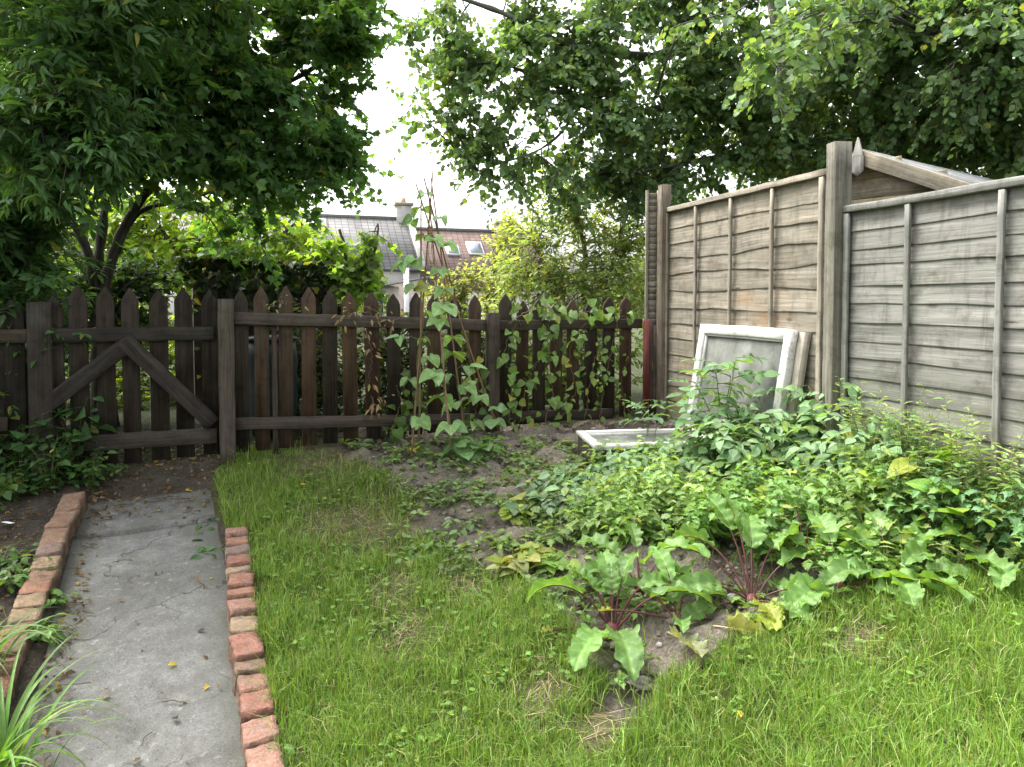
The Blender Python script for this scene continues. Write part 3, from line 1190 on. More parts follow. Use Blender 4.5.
# panel post
mb = MB()
p = rpt(836.5, 300, .03)
plank(mb, A([p[0], p[1], .35]), A([p[0], p[1], rpt(836, 144, .03)[2]]), unit(A([1, .12, 0])), .098, .09, n=16, col=(.135, .125, .10), wob=.002, ch=.006)
tag(mb.build('fence_post', M['post_wood']), 'tall square mossy timber post between the two overlap fence panels', 'fence post')
mb = MB()
p = rpt(663.5, 300, .03)
plank(mb, A([p[0], p[1], .45]), A([p[0], p[1], 2.385]), unit(A([1, .2, 0])), .075, .09, n=12, col=(.125, .098, .072), wob=.002, ch=.006)
tag(mb.build('fence_post', M['post_wood']), 'brown timber corner post at the far end of the overlap fence', 'fence post')
# narrow slatted panel beyond the corner post
c0, c1 = P(646, 300, 6.02), P(657.5, 300, 6.02)
nt = thing('lap_fence', 'narrow slatted strip of fence beside the brown corner post', 'fence panel', (*((c0 + c1) / 2)[:2], .5))
ax = unit(c1 - c0)
mb = MB()
for k in range(27):
    z = 1.02 + k * .05
    plank(mb, A([c0[0], c0[1] + .012 * (k % 2 * 0), z]), A([c1[0], c1[1], z]), unit(A([0, -.35, 1])), .056, .009, n=2, col=A([.25, .225, .18]) * (.8 + .4 * rng.random()), wob=.001, ch=.002)
mb.build('slats', M['warm_wood'], nt)
for p in (c0, c1):
    mb = MB()
    plank(mb, A([p[0], p[1] - .012, .5]), A([p[0], p[1] - .012, 2.37]), ax, .022, .035, n=4, col=(.22, .19, .15))
    mb.build('stile', M['warm_wood'], nt)
# red post and mesh
mb = MB()
p = G(645.5, 421)
box(mb, (p[0], p[1], .55 + .395), (.79, .045, .03), (0, 0, 1), (0, 1, 0), col=(.115, .026, .022), ch=.006)
tag(mb.build('metal_post', M['metal']), 'rusty red painted post at the right end of the picket fence', 'post')
mb = MB()
for k, px in enumerate((650.5, 655.5)):
    q = P(px, 300, p[1] + .05)
    plank(mb, A([q[0], q[1], .55]), A([q[0], q[1], 1.35 - k * .05]), (1, 0, 0), .036, .02, n=3, col=(.10, .07, .055))
tag(mb.build('scrap_boards', M['dark_wood']), 'two narrow dark boards standing between the red post and the corner post', 'boards')

# ------------------------------------------------------------------ shed behind the panels
def quad_slab(mb, pts, th, col, luvs=None):
    p = A(pts, float)
    n = unit(np.cross(p[1] - p[0], p[3] - p[0]))
    V = np.vstack([p, p - n * th])
    f = A([[0, 1, 2, 3], [7, 6, 5, 4], [0, 4, 5, 1], [1, 5, 6, 2], [2, 6, 7, 3], [3, 7, 4, 0]])
    U = np.zeros((8, 3))
    U[:4, 0] = [0, np.linalg.norm(p[1] - p[0]), np.linalg.norm(p[1] - p[0]), 0]
    U[:4, 1] = [0, 0, np.linalg.norm(p[3] - p[0]), np.linalg.norm(p[3] - p[0])]
    U[4:] = U[:4]
    mb.add(V, f, col, U)


ap = P(867, 152, 4.62)
rd = A([.8, .6, 0])
gd = A([.6, -.8, 0])
SL = .45
shed = thing('garden_shed', 'timber shed with a grey felt roof peeping over the fence panels', 'shed', (ap[0], ap[1], .5))
mb = MB()
for sgn in (1, -1):
    e = ap + gd * sgn * .95 - UP * .95 * SL
    e0, a0 = e - rd * .07, ap - rd * .07
    pts = [e0, e0 + rd * 2.0, a0 + rd * 2.0, a0] if sgn > 0 else [a0, a0 + rd * 2.0, e0 + rd * 2.0, e0]
    quad_slab(mb, A(pts) + UP * .012, .02, (.13, .135, .135))
mb.build('roof', M['felt'], shed, smooth=False)
mb = MB()
W_ = .88
for k in range(16):
    z = ap[2] - .06 - .115 * (k + 1)
    half = min(W_, (ap[2] - .03 - z - .05) / SL)
    c = A([ap[0], ap[1], z + .0575])
    plank(mb, c - gd * half, c + gd * half, unit(UP + rd * -.12), .125, .014, n=10, col=A([.2, .165, .10]) * (.8 + .35 * rng.random()), wob=.001)
mb.build('gable_wall', M['warm_wood'], shed)
mb = MB()
for s in (1, -1):
    c0_ = ap + gd * s * W_ - UP * (W_ * SL + .1)
    for k in range(13):
        z = c0_[2] - .115 * k
        plank(mb, A([c0_[0], c0_[1], z]), A([c0_[0], c0_[1], z]) + rd * 1.85, unit(UP + gd * s * -.12), .125, .014, n=4, col=A([.2, .17, .12]) * (.8 + .35 * rng.random()))
mb.build('side_wall', M['warm_wood'], shed)
for s in (1, -1):
    mb = MB()
    a_ = ap - rd * .085 - UP * .045
    dn = gd * s - UP * SL
    plank(mb, a_ + gd * s * .012, a_ + dn * .97, np.cross(rd, unit(dn)), .088, .016, n=8, col=(.24, .21, .155), wob=.001)
    mb.build('bargeboard', M['warm_wood'], shed)
mb = MB()
c = ap - rd * .105
plank(mb, c - UP * .16, c + UP * .075, gd, .072, .016, n=2, col=(.22, .215, .19), prof=[(0, .05), (.14, 1), (.5, 1), (.52, .9), (1, .05)], wob=0, ch=.003)
mb.build('finial', M['grey_wood'], shed)

# ================================================================== OLD WINDOWS
def sash(parent_name, label, o, ex, ey, w, h, th, col_mat, fw=.066, glass=True, grp=None, cat='window frame', name='old_window'):
    """o = lower corner, ex along width, ey up along height, thickness towards -n (n faces the viewer)"""
    n = unit(np.cross(ex, ey))
    t = thing(name, label, cat, o, grp)
    for nm, a, b, wd in (('stile', (fw / 2, 0), (fw / 2, h), ex), ('stile', (w - fw / 2, 0), (w - fw / 2, h), ex),
                         ('cross_rail', (fw, h - fw / 2 + .003), (w - fw, h - fw / 2 + .003), ey), ('cross_rail', (fw, fw * .6), (w - fw, fw * .6), ey)):
        mb = MB()
        A_ = o + ex * a[0] + ey * a[1] - n * th / 2
        B_ = o + ex * b[0] + ey * b[1] - n * th / 2
        plank(mb, A_, B_, wd, fw if nm == 'stile' else (fw if a[1] > h / 2 else fw * 1.2), th, n=8, col=(.4, .36, .3), wob=.0015, ch=.005)
        mb.build(nm, M[col_mat], t)
        mb = MB()
        # inner bead, stepped back
        s = .012
        if nm == 'stile':
            xx = fw + s / 2 if a[0] < w / 2 else w - fw - s / 2
            plank(mb, o + ex * xx + ey * fw - n * .024, o + ex * xx + ey * (h - fw) - n * .024, ex, s, .02, n=4, col=(.5, .48, .44), wob=.001, ch=.002)
        else:
            yy = h - fw - s / 2 + .003 if a[1] > h / 2 else fw * 1.2 + s / 2
            plank(mb, o + ex * (fw + s) + ey * yy - n * .024, o + ex * (w - fw - s) + ey * yy - n * .024, ey, s, .02, n=4, col=(.5, .48, .44), wob=.001, ch=.002)
        mb.build('bead', M[col_mat], t)
    if glass:
        mb = MB()
        c = o + ex * w / 2 + ey * h / 2 - n * .032
        box(mb, c, (w - 2 * fw + .01, .004, h - 2 * fw + .01), ex, ey, col=(.5, .5, .5), ch=.0005)
        mb.build('glass', M['glass'], t, smooth=False)
    return t


tr_ = rpt(798, 327, .10)
tl_ = rpt(700, 326, .10)
exs = unit(A([*(tr_ - tl_)[:2], 0]))
wS = np.linalg.norm((tr_ - tl_)[:2])
eyv = unit(UP * math.cos(math.radians(9)) - RN * math.sin(math.radians(9)))
hS = .90
tl_[2] = tr_[2] = (tl_[2] + tr_[2]) / 2
low = tl_ - eyv * hS
nS = np.cross(exs, eyv)
sash('s', 'white flaking window frame with dusty glass leaning against the far fence panel', low, exs, eyv, wS - .055, hS, .05, 'paint')
lo2 = low - nS * .054 + exs * .055 + eyv * -.008
sash('s', 'bare brown window frame leaning behind the white one with its edge showing', lo2, exs, eyv, wS - .06, hS, .045, 'warm_wood', glass=False)
# cold frame: a white sash lying on a low box
q0 = P(576, 431, 4.92)
ez1 = unit(A([.76, .1, 0]))
ez2 = unit(A([.1, -.76, 0]))
cf = thing('cold_frame', 'low dark wooden cold frame box under a white sash near the fence corner', 'cold frame', (*(q0 + ez1 * .4 + ez2 * .3)[:2], .52))
for (a, b) in (((.03, .02), (.75, .02)), ((.03, .48), (.75, .48)), ((.02, .03), (.02, .47)), ((.76, .03), (.76, .47))):
    mb = MB()
    A_, B_ = q0 + ez1 * a[0] + ez2 * a[1], q0 + ez1 * b[0] + ez2 * b[1]
    A_[2] = B_[2] = q0[2] - .085
    plank(mb, A_, B_, UP, .15, .028, n=4, col=(.07, .05, .04))
    mb.build('side_board', M['dark_wood'], cf)
sash('s', 'white painted sash lying flat on the low wooden cold frame', q0 + ez2 * .52 + UP * .004, ez1, -ez2, .80, .52, .03, 'paint', fw=.055, name='old_window')

# ================================================================== HOUSES
ha = math.radians(20)
e1 = A([math.cos(ha), math.sin(ha), 0])
e2 = A([-math.sin(ha), math.cos(ha), 0])


def roof_quad(mb, p, th=.12):
    quad_slab(mb, p, th, (.2, .2, .2))


def gable_house(name, label, er, length, run, rise, ground, roofm, wallc, windows=(), chim=(), skew=True, doors=()):
    t = thing(name, label, 'house', (er[0], er[1], ground))
    ridge_r = er + e2 * run + UP * rise
    L = e1 * length
    mb = MB()
    quad_slab(mb, [er - L, er, ridge_r, ridge_r - L], .14, (.2, .2, .2))
    far = er + e2 * 2 * run
    quad_slab(mb, [far, far - L, ridge_r - L + UP * .001, ridge_r + UP * .001], .14, (.2, .2, .2))
    rf = mb.build('roof', M[roofm], t, smooth=False)
    mb = MB()
    plank(mb, ridge_r - L, ridge_r, UP, .16, .25, n=1, col=(.16, .155, .15), wob=0)
    mb.build('ridge', M['felt'], t)
    mb = MB()
    i = .3
    w0 = er + e2 * i - e1 * .25
    for s, (a, b) in enumerate(((w0 - L, w0), (w0 + e2 * (2 * run - 2 * i) - L, w0 + e2 * (2 * run - 2 * i)))):
        zt = er[2] - .02
        V = A([[*a[:2], ground], [*b[:2], ground], [*b[:2], zt], [*a[:2], zt]])
        quad_slab(mb, V if s == 0 else V[::-1], .2, wallc)
    for g in (w0 - e1 * .02, w0 - L + e1 * .3):
        a, b = g, g + e2 * (2 * run - 2 * i)
        m = (a + b) / 2
        V = A([[*a[:2], ground], [*b[:2], ground], [*b[:2], er[2]], [*m[:2], ridge_r[2] - .2], [*a[:2], er[2]]])
        mb.add(np.vstack([V, V - e1 * .2]), [A([[0, 1, 2, 3, 4]]), A([[9, 8, 7, 6, 5]])], wallc)
    mb.build('wall', M['render'], t, smooth=False)
    if skew:
        mb = MB()
        s = e2 * run + UP * rise
        plank(mb, er + e1 * -.12 + UP * .08, er + s - e1 * .12 + UP * .08, e1, .32, .2, n=2, col=(.42, .41, .38), wob=.0)
        mb.build('verge_coping', M['render'], t)
    for (x, f, w, l) in windows:
        c = er - e1 * x + (e2 * run + UP * rise) * f
        sl = unit(e2 * run + UP * rise)
        n = unit(np.cross(e1, sl))
        mb = MB()
        box(mb, c + n * .06, (w, l, .14), e1, n, col=(.6, .6, .6), ch=.02)
        win = mb.build('roof_window', M['render'], rf)
        mb = MB()
        box(mb, c + n * .137, (w - .16, l - .16, .02), e1, n, col=(.6, .6, .6), ch=.004)
        mb.build('pane', M['roof_glass'], t)
    for (x, w, top) in chim:
        c = ridge_r - e1 * x
        mb = MB()
        h = top - (c[2] - .8)
        box(mb, A([c[0], c[1], c[2] - .8 + h / 2]), (w, w * .75, h), e1, UP, col=(.36, .35, .33), ch=.02)
        ch = mb.build('chimney', M['render'], t)
        mb = MB()
        box(mb, A([c[0], c[1], top + .09]), (w * 1.22, w * .97, .18), e1, UP, col=(.30, .26, .19), ch=.03)
        mb.build('chimney_cap', M['render'], t)
        mb = MB()
        tube(mb, [A([c[0], c[1], top + .17]), A([c[0], c[1], top + .3]), A([c[0], c[1], top + .46])], [.17, .15, .13], 10, (.38, .24, .15))
        mb.build('chimney_pot', M['render'], t)
    for (x, z, w, hh) in doors:
        c = w0 - e1 * x
        mb = MB()
        box(mb, A([c[0], c[1], z]) - e2 * .03, (w, .12, hh), e1, UP, col=(.7, .7, .7), ch=.01)
        fr = mb.build('window', M['render'], t)
        mb = MB()
        box(mb, A([c[0], c[1], z]) - e2 * .095, (w - .16, .03, hh - .16), e1, UP, col=(.2, .2, .2), ch=.004)
        mb.build('pane', M['roof_glass'], t)
    return t


er1 = P(426, 270, 40)
h1 = gable_house('house', 'pale house with a grey tiled roof and square chimney beyond the fence', er1, 13, 3.6, P(409, 219, 43.5)[2] - er1[2], -1.3, 'grey_tile', (.36, .345, .32),
                 windows=[(5.4, .78, 1.1, 1.2)], chim=[(.45, .85, P(411, 206, 43.2)[2])], doors=[(2.2, 1.2, 1.0, 1.2), (6, 1.2, 1.2, 1.2)])
mb = MB()
x0, x1 = P(384, 290, 38.6), P(428, 290, 39.6)
d = unit(A([*(x1 - x0)[:2], 0]))
bk = A([-d[1], d[0], 0])
zt = P(392, 284, 38.6)[2]
V = [A([*x0[:2], -1.3]), A([*x1[:2], -1.3]), A([*x1[:2], zt + .35]), A([*x0[:2], zt - .1])]
quad_slab(mb, V, .2, (.36, .31, .27))
mb.build('extension_wall', M['render'], h1, smooth=False)
mb = MB()
a, b = A([*x0[:2], zt - .05]) - d * .2, A([*x1[:2], zt + .45]) + d * .2
quad_slab(mb, [a - bk * .3, b - bk * .3, b + bk * 1.6, a + bk * 1.6], .1, (.14, .14, .14))
mb.build('lean_to_roof', M['felt'], h1, smooth=False)
mb = MB()
p = P(406.5, 290, 38.4)
tube(mb, [A([p[0], p[1], -1.3]), A([p[0], p[1], P(406, 268, 38.4)[2]])], .14, 8, (.6, .6, .6))
mb.build('white_pipe', M['render'], h1)
er2 = P(560, 290, 44.5)
gable_house('house', 'house with a red brown tiled roof and roof windows right of the grey one', er2, 15, 4.0, P(470, 229, 46)[2] - er2[2], -1.3, 'red_tile', (.5, .47, .43),
            windows=[(4.45, .66, .95, 1.15), (5.9, .62, .8, .9)], chim=[(2.1, 1.1, P(500, 222, 46)[2])], doors=[(5, .6, 1.1, 1.2)], skew=False)
mb = MB()
tube(mb, smooth_path([P(300, 160, 34), P(365, 137, 33), P(425, 95, 32), P(520, 30, 31)], 14), .012, 4, (.05, .05, .05))
tag(mb.build('overhead_cable', M['metal']), 'thin dark overhead cable crossing the white sky between the trees', 'cable')

# ------------------------------------------------------------------ ivy topped wall beyond the fence
ivw0, ivw1 = P(192, 266, 6.4), P(326, 272, 6.9)
mb = MB()
c = (ivw0 + ivw1) / 2
dv = unit(A([*(ivw1 - ivw0)[:2], 0]))
box(mb, A([c[0], c[1], 1.1]), (np.linalg.norm((ivw1 - ivw0)[:2]), .25, 1.3), dv, UP, col=(.05, .038, .03), ch=.01)
wl = thing('old_wall', 'low dark wall with ivy along its top behind the picket fence', 'wall', (c[0], c[1], .45))
mb.build('wall_body', M['felt'], wl, smooth=False)
N = 900
u = rng.random(N) * 1.25 - .03
hang = rng.random(N) ** 3 * .5
pos = ivw0[None] + (ivw1 - ivw0)[None] * u[:, None] + A([0, -1, 0]) * (.15 + .08 * rng.random((N, 1))) - UP * (hang[:, None] - .06)
mb = MB()
scatter(mb, IVY, pos, rdir(N, -.8) + A([0, -.5, 0]), rdir(N, .8) + A([0, -.8, .3]), .045 + .05 * rng.random(N), colvar((.035, .06, .02), N, .5, .1))
mb.build('ivy', M['leaf'], wl, smooth=False)
# things glimpsed between the pickets
rk = P(130, 350, 6.0)
t = thing('wire_rack', 'white wire rack glimpsed between the gate pickets', 'rack', (rk[0], rk[1], .5))
mb = MB()
for xx in (-.16, .16):
    tube(mb, [rk + A([xx, 0, .52 - 1.1]), rk + A([xx, 0, .3])], .006, 6, (.6, .62, .6))
mb.build('upright', M['metal'], t)
mb = MB()
for k in range(6):
    z = .28 - k * .085
    tube(mb, [rk + A([-.16, 0, z]), rk + A([.16, 0, z])], .0045, 5, (.6, .62, .6))
mb.build('wires', M['metal'], t)
bt = P(272, 380, 5.55)
t = thing('water_butt', 'dark teal plastic water butt half hidden behind the picket fence', 'water butt', (bt[0], bt[1], .52))
mb = MB()
tube(mb, [A([bt[0], bt[1], z]) for z in (.52, .56, .8, .84, 1.05, 1.1, 1.2)], [.15, .16, .185, .175, .185, .18, .17], 20, (.006, .022, .024))
mb.build('barrel', M['metal'], t)
mb = MB()
tube(mb, [A([bt[0], bt[1], z]) for z in (1.2, 1.225, 1.24)], [.185, .185, .05], 20, (.006, .02, .022))
mb.build('lid', M['metal'], t)

# ================================================================== TREES AND SHRUBS
def tree(name, label, cat, base, limbs, lobes, tm, size, col, tw=9, lv=14, tl=.4, var=.3, yellow=.03, droop=.4, comp=False, thr=.0, freq=1.2,
         bark=(.09, .08, .065), mat='leaf', secr=.012, ycol=(.28, .26, .03), upn=1.2, smooth=False, group=None):
    t = thing(name, label, cat, base, group)
    tm_b, br_b = MB(), MB()
    LP = []
    for pts, r0, r1 in limbs:
        p = smooth_path(pts, 6 * len(pts))
        jit = (np.stack([vn(p * 2.5 + k * 17, 5) for k in range(3)], 1) - .5) * .06
        jit[0] = 0
        p = p + jit
        tube(tm_b, p, np.linspace(r0, r1, len(p)) * (1 + .12 * rng.normal(size=len(p))), 9, A(bark) * (.8 + .4 * rng.random()))
        LP.append(p[len(p) // 4:])
    LP = np.concatenate(LP)
    PO, DI, NO, SZ, CO = [], [], [], [], []
    for c, rad, ns in lobes:
        rad = np.broadcast_to(A(rad, float), (3,))
        for _ in range(ns):
            d = rdir(1)[0]
            s = c + d * rad * rng.random() ** .45
            if thr > 0 and fbm(s[None] * freq, 2, 77)[0] < thr:
                continue
            j = np.argmin(((LP - s) ** 2).sum(1) + rng.random(len(LP)) * .4)
            a = LP[j]
            mid = (a + s) / 2 + UP * np.linalg.norm(s - a) * .12 + rng.normal(size=3) * .05
            sp = smooth_path([a, mid, s], 8)
            dist = np.linalg.norm(s - a)
            tube(br_b, sp, np.linspace(secr * (.5 + .35 * dist), secr * .3, 8), 4, A(bark) * (.8 + .5 * rng.random()))
            shade = (.8 + .4 * rng.random())
            for _ in range(max(2, int(tw * (.6 + .8 * rng.random())))):
                k = rng.integers(3, 8)
                st = sp[k]
                out = unit(unit(s - a) * .5 + d * .5 + rdir(1)[0] * .95 + UP * .05)
                L = tl * (.5 + .8 * rng.random())
                tp = st + out * L * np.linspace(0, 1, 5)[:, None] - UP * (droop * L * np.linspace(0, 1, 5) ** 2 * .6)[:, None]
                tube(br_b, tp, np.linspace(.0045, .0012, 5), 3, A(bark) * 1.2)
                n = max(3, int(lv * (.7 + .6 * rng.random())))
                f = np.linspace(.15, 1, n)
                pp = np.stack([np.interp(f, np.linspace(0, 1, 5), tp[:, q]) for q in range(3)], 1)
                side = unit(np.cross(out, UP + .01))
                sg = np.where(np.arange(n) % 2 == 0, 1, -1)[:, None]
                ld = unit(out[None] * .55 + side[None] * sg * .8 + rng.normal(size=(n, 3)) * .35 - UP * droop)
                nn = unit(UP * upn + rng.normal(size=(n, 3)) * .6)
                sz = size * (.65 + .6 * rng.random(n)) * (1 - .35 * f ** 3)
                if comp:
                    for q in range(-2, 3):
                        base_p = pp + ld * (sz * (1.1 if q == 0 else .4 + .35 * (abs(q) - 1)))[:, None]
                        sd = unit(np.cross(ld, nn))
                        l2 = unit(ld * .6 + sd * np.sign(q) * .9 * (q != 0) + rng.normal(size=(n, 3)) * .12 - UP * droop * .3)
                        PO.append(base_p), DI.append(l2), NO.append(nn), SZ.append(sz), CO.append(colvar(A(col) * shade, n, var, yellow, ycol))
                else:
                    PO.append(pp + ld * (sz * .18)[:, None]), DI.append(ld), NO.append(nn), SZ.append(sz), CO.append(colvar(A(col) * shade, n, var, yellow, ycol))
    if tm_b.n:
        tm_b.build('trunk', M['bark'], t)
    br_b.build('branches', M['bark'], t)
    mb = MB()
    scatter(mb, tm, np.concatenate(PO), np.concatenate(DI), np.concatenate(NO), np.concatenate(SZ), np.concatenate(CO))
    mb.build('crown', M[mat], t, smooth=smooth)
    return t


def lobes_px(lst):
    return [(P(x, y, Y), r, n) for x, y, Y, r, n in lst]


# near dark tree on the left
b = G(36, 425)
b = P(34, 425, 5.35)
b[2] = .5
tree('broadleaf_tree', 'dark tree with long pointed leaflets overhanging the shaded left corner', 'tree', b,
     [([b, P(36, 300, 5.35), P(30, 180, 5.2), P(60, 40, 5.0), P(80, -120, 5)], .11, .05),
      ([P(34, 290, 5.35), P(15, 200, 5.1), P(-40, 80, 4.8)], .06, .03),
      ([P(33, 250, 5.3), P(80, 120, 4.8), P(110, 20, 4.5)], .05, .02),
      ([P(34, 220, 5.3), P(70, 140, 4.6), P(60, 90, 4.0)], .04, .015)],
     lobes_px([(30, 60, 4.3, .55, 14), (80, 30, 4.4, .5, 12), (50, 130, 4.2, .34, 12), (95, 140, 4.4, .2, 5),
               (0, 150, 4.8, .5, 12), (5, 220, 5.0, .3, 8), (0, 290, 5.1, .25, 7), (-50, 100, 4.6, .7, 14), (5, 255, 4.75, .3, 9), (-5, 330, 4.65, .26, 9), (-30, 400, 4.5, .3, 8), (-60, 300, 4.6, .45, 10), (60, -80, 4.6, .8, 16), (190, -80, 4.9, .8, 14), (40, -260, 4.0, .9, 16), (230, -240, 4.3, .9, 14), (-120, -200, 4.2, .9, 14), (-80, -60, 4.8, .9, 12)]),  # nearest lobes high above the frame are unseen, added to shade the gate
     LANCE, .095, (.06, .128, .04), tw=7, lv=6, tl=.34, comp=True, droop=.16, bark=(.05, .045, .035))
# multi stemmed maple
b = P(96, 415, 5.75)
b[2] = .5
tree('maple_tree', 'leafy multi stemmed tree with lobed leaves spreading over the gate', 'tree', b,
     [([b, P(95, 330, 5.75), P(88, 260, 5.7), P(62, 200, 5.6), P(40, 100, 5.6)], .045, .02),
      ([b + A([.05, .03, 0]), P(98, 320, 5.8), P(98, 240, 5.8), P(112, 180, 5.9), P(150, 60, 6), P(200, -60, 6)], .05, .02),
      ([b + A([.1, 0, 0]), P(103, 310, 5.75), P(118, 235, 5.7), P(165, 172, 5.6), P(230, 120, 5.7), P(330, 60, 6)], .045, .016),
      ([b + A([.12, .06, 0]), P(106, 300, 5.8), P(135, 215, 6), P(200, 195, 6.1), P(300, 165, 6.2)], .03, .012),
      ([P(100, 290, 5.8), P(75, 235, 5.9), P(52, 250, 6.0), P(40, 200, 6)], .025, .01)],
     lobes_px([(110, 70, 5.3, .45, 14), (150, 30, 5.3, .5, 16), (170, 100, 5.2, .42, 16), (120, 130, 5.3, .3, 10), (200, 130, 5.3, .36, 12), (230, 45, 5.6, .65, 20), (300, 30, 5.8, .6, 18), (345, 30, 6.0, .38, 11), (240, 110, 5.6, .55, 18), (305, 100, 5.8, .42, 13), (330, 75, 5.9, .36, 9), (318, 145, 6.0, .32, 10), (350, 160, 6.1, .13, 4),
               (275, 180, 5.9, .34, 9), (235, 165, 5.7, .38, 9), (175, 130, 5.7, .38, 7), (195, 215, 6, .3, 3), (245, 225, 6.2, .28, 4), (150, 60, 5.9, .6, 12), (260, -70, 5.9, .8, 18), (360, -40, 6.1, .45, 8), (150, -100, 6, .8, 10), (60, 60, 6.2, .7, 10), (100, 250, 6.3, .3, 3)]),
     MAPLE, .085, (.078, .165, .046), tw=9, lv=11, thr=.40, freq=2.4, tl=.33, droop=.35, bark=(.05, .045, .035), upn=1.0)
# poplar on the right
b = P(800, 300, 8.3)
b[2] = .4
tree('poplar_tree', 'tall tree with small rounded leaves arching high over the right fence', 'tree', b,
     [([b, P(800, 220, 8.3), P(797, 150, 8.2), P(785, 60, 8.1), P(770, -80, 8)], .16, .08),
      ([P(797, 150, 8.2), P(720, 60, 7.9), P(640, 55, 7.6), P(560, 40, 7.4), P(480, 5, 7.3), P(420, -20, 7.2)], .07, .012),
      ([P(797, 120, 8.2), P(700, 40, 7.6), P(600, -40, 7.2)], .07, .02),
      ([P(796, 170, 8.2), P(700, 110, 7.6), P(610, 115, 7.4), P(545, 80, 7.3), P(505, 62, 7.2)], .05, .01),
      ([P(797, 140, 8.2), P(850, 60, 7.2), P(930, 30, 6.4), P(1010, 40, 6)], .07, .02),
      ([P(799, 180, 8.2), P(870, 130, 7.4), P(960, 110, 6.8), P(1050, 120, 6.4)], .05, .015),
      ([P(797, 165, 8.2), P(740, 155, 7.8), P(690, 160, 7.6), P(630, 175, 7.5)], .04, .01),
      ([P(640, 60, 7.6), P(590, 100, 7.3), P(540, 150, 7.2), P(480, 170, 7.1)], .02, .006)],
     lobes_px([(440, 35, 7.2, .42, 7), (425, 80, 7.2, .3, 5), (470, 95, 7.2, .42, 11), (500, 40, 7.3, .45, 10), (460, 125, 7.2, .28, 5), (530, 100, 7.3, .5, 15), (575, 50, 7.4, .55, 15), (590, 130, 7.4, .55, 17), (640, 80, 7.5, .6, 18),
               (650, 160, 7.6, .48, 14), (700, 60, 7.5, .6, 18), (710, 140, 7.6, .55, 18), (770, 80, 7.2, .65, 20), (780, 150, 7.6, .4, 12), (840, 50, 6.8, .65, 20), (850, 120, 7.2, .6, 18), (920, 60, 6.4, .65, 20), (930, 130, 7.0, .6, 20),
               (1000, 60, 6.0, .7, 30), (1010, 140, 6.6, .6, 24), (1080, 90, 6.2, .7, 16), (960, 20, 6.6, .6, 20), (880, 20, 7.0, .6, 18), (1000, -20, 6.4, .7, 18), (940, 100, 7.4, .6, 22), (860, 80, 7.8, .6, 18), (760, 120, 8, .5, 12), (1010, 90, 7.2, .7, 18), (520, 160, 7.2, .18, 3), (485, 150, 7.1, .18, 3), (560, 185, 7.3, .3, 7), (610, 185, 7.4, .3, 8), (500, -50, 7.3, .5, 6), (620, -60, 7.4, .8, 12),
               (760, -70, 7.4, .9, 14), (900, -80, 6.8, .9, 14), (1030, -70, 6.4, .9, 12), (800, 0, 7, .6, 12), (700, 0, 7.3, .6, 14), (600, 0, 7.3, .55, 12), (785, 60, 5.4, .22, 6), (775, 20, 5.4, .25, 6), (950, 175, 7.4, .4, 10), (880, 165, 7.6, .35, 8)]),
     ROUND, .075, (.112, .19, .075), tw=8, lv=13, thr=.33, freq=2.2, tl=.36, droop=.55, var=.35, bark=(.11, .105, .09), upn=.7, secr=.011)
# dense trees further behind the right fence
b = A([6.2, 11.5, .3])
tree('dense_tree', 'dense dark tree filling the gap behind the rounded leaf tree', 'tree', b,
     [([b, b + A([0, 0, 2.5]), b + A([.3, 0, 5])], .2, .1), ([b + A([0, 0, 1.5]), b + A([-1.6, -.4, 3])], .1, .03), ([b + A([0, 0, 1.5]), b + A([1.8, -.4, 3])], .1, .03)],
     [(b + A([x, y, z]), (1.1, .9, .9), 16) for x, y, z in ((-2.6, 0, 2.6), (-1.2, -.6, 2.4), (0, -.6, 2.6), (1.4, -.6, 2.5), (-2, 0, 4), (-.5, -.3, 4.1), (1, 0, 4.2), (2.6, 0, 3.2), (-1, 0, 5.4), (1, 0, 5.4), (-3.0, .3, 1.6), (0, -.8, 1.4))],
     OVALF, .11, (.035, .075, .025), tw=8, lv=12, tl=.55, droop=.3)
# bushes beyond the picket fence
b = P(235, 320, 9.5)
b[2] = .45
tree('bright_bush', 'bright yellow green bush behind the ivy topped wall', 'bush', b,
     [([b, P(230, 270, 9.5), P(220, 215, 9.5)], .05, .02), ([b, P(270, 260, 9.4), P(300, 220, 9.4)], .04, .015), ([b, P(180, 260, 9.4), P(150, 215, 9.4)], .04, .015)],
     lobes_px([(150, 230, 9.4, .65, 14), (200, 215, 9.5, .6, 14), (250, 225, 9.5, .6, 14), (280, 245, 9.4, .42, 10), (100, 240, 9.6, .6, 10), (220, 255, 9.3, .5, 10), (150, 265, 9.3, .5, 10), (300, 268, 9.3, .3, 6), (60, 250, 9.8, .6, 8), (20, 230, 9.9, .7, 8)]),
     OVAL, .13, (.20, .30, .04), tw=6, lv=9, tl=.4, droop=.35, var=.3, yellow=.06)
b = P(100, 330, 5.95)
b[2] = .5
tree('ivy_shrub', 'dark ivy mass around the bare stems behind the gate', 'ivy', b, [([b, b + A([.02, 0, .4]), b + A([0, 0, .8])], .02, .008)],
     lobes_px([(70, 292, 5.9, .2, 8), (118, 288, 6.0, .22, 8), (160, 284, 6.1, .22, 7), (40, 265, 5.8, .2, 7), (95, 320, 5.9, .25, 8), (150, 330, 6.0, .2, 5)]),
     IVY, .065, (.045, .09, .026), tw=6, lv=9, tl=.22, droop=.5)
b = P(352, 340, 7.0)
b[2] = .48
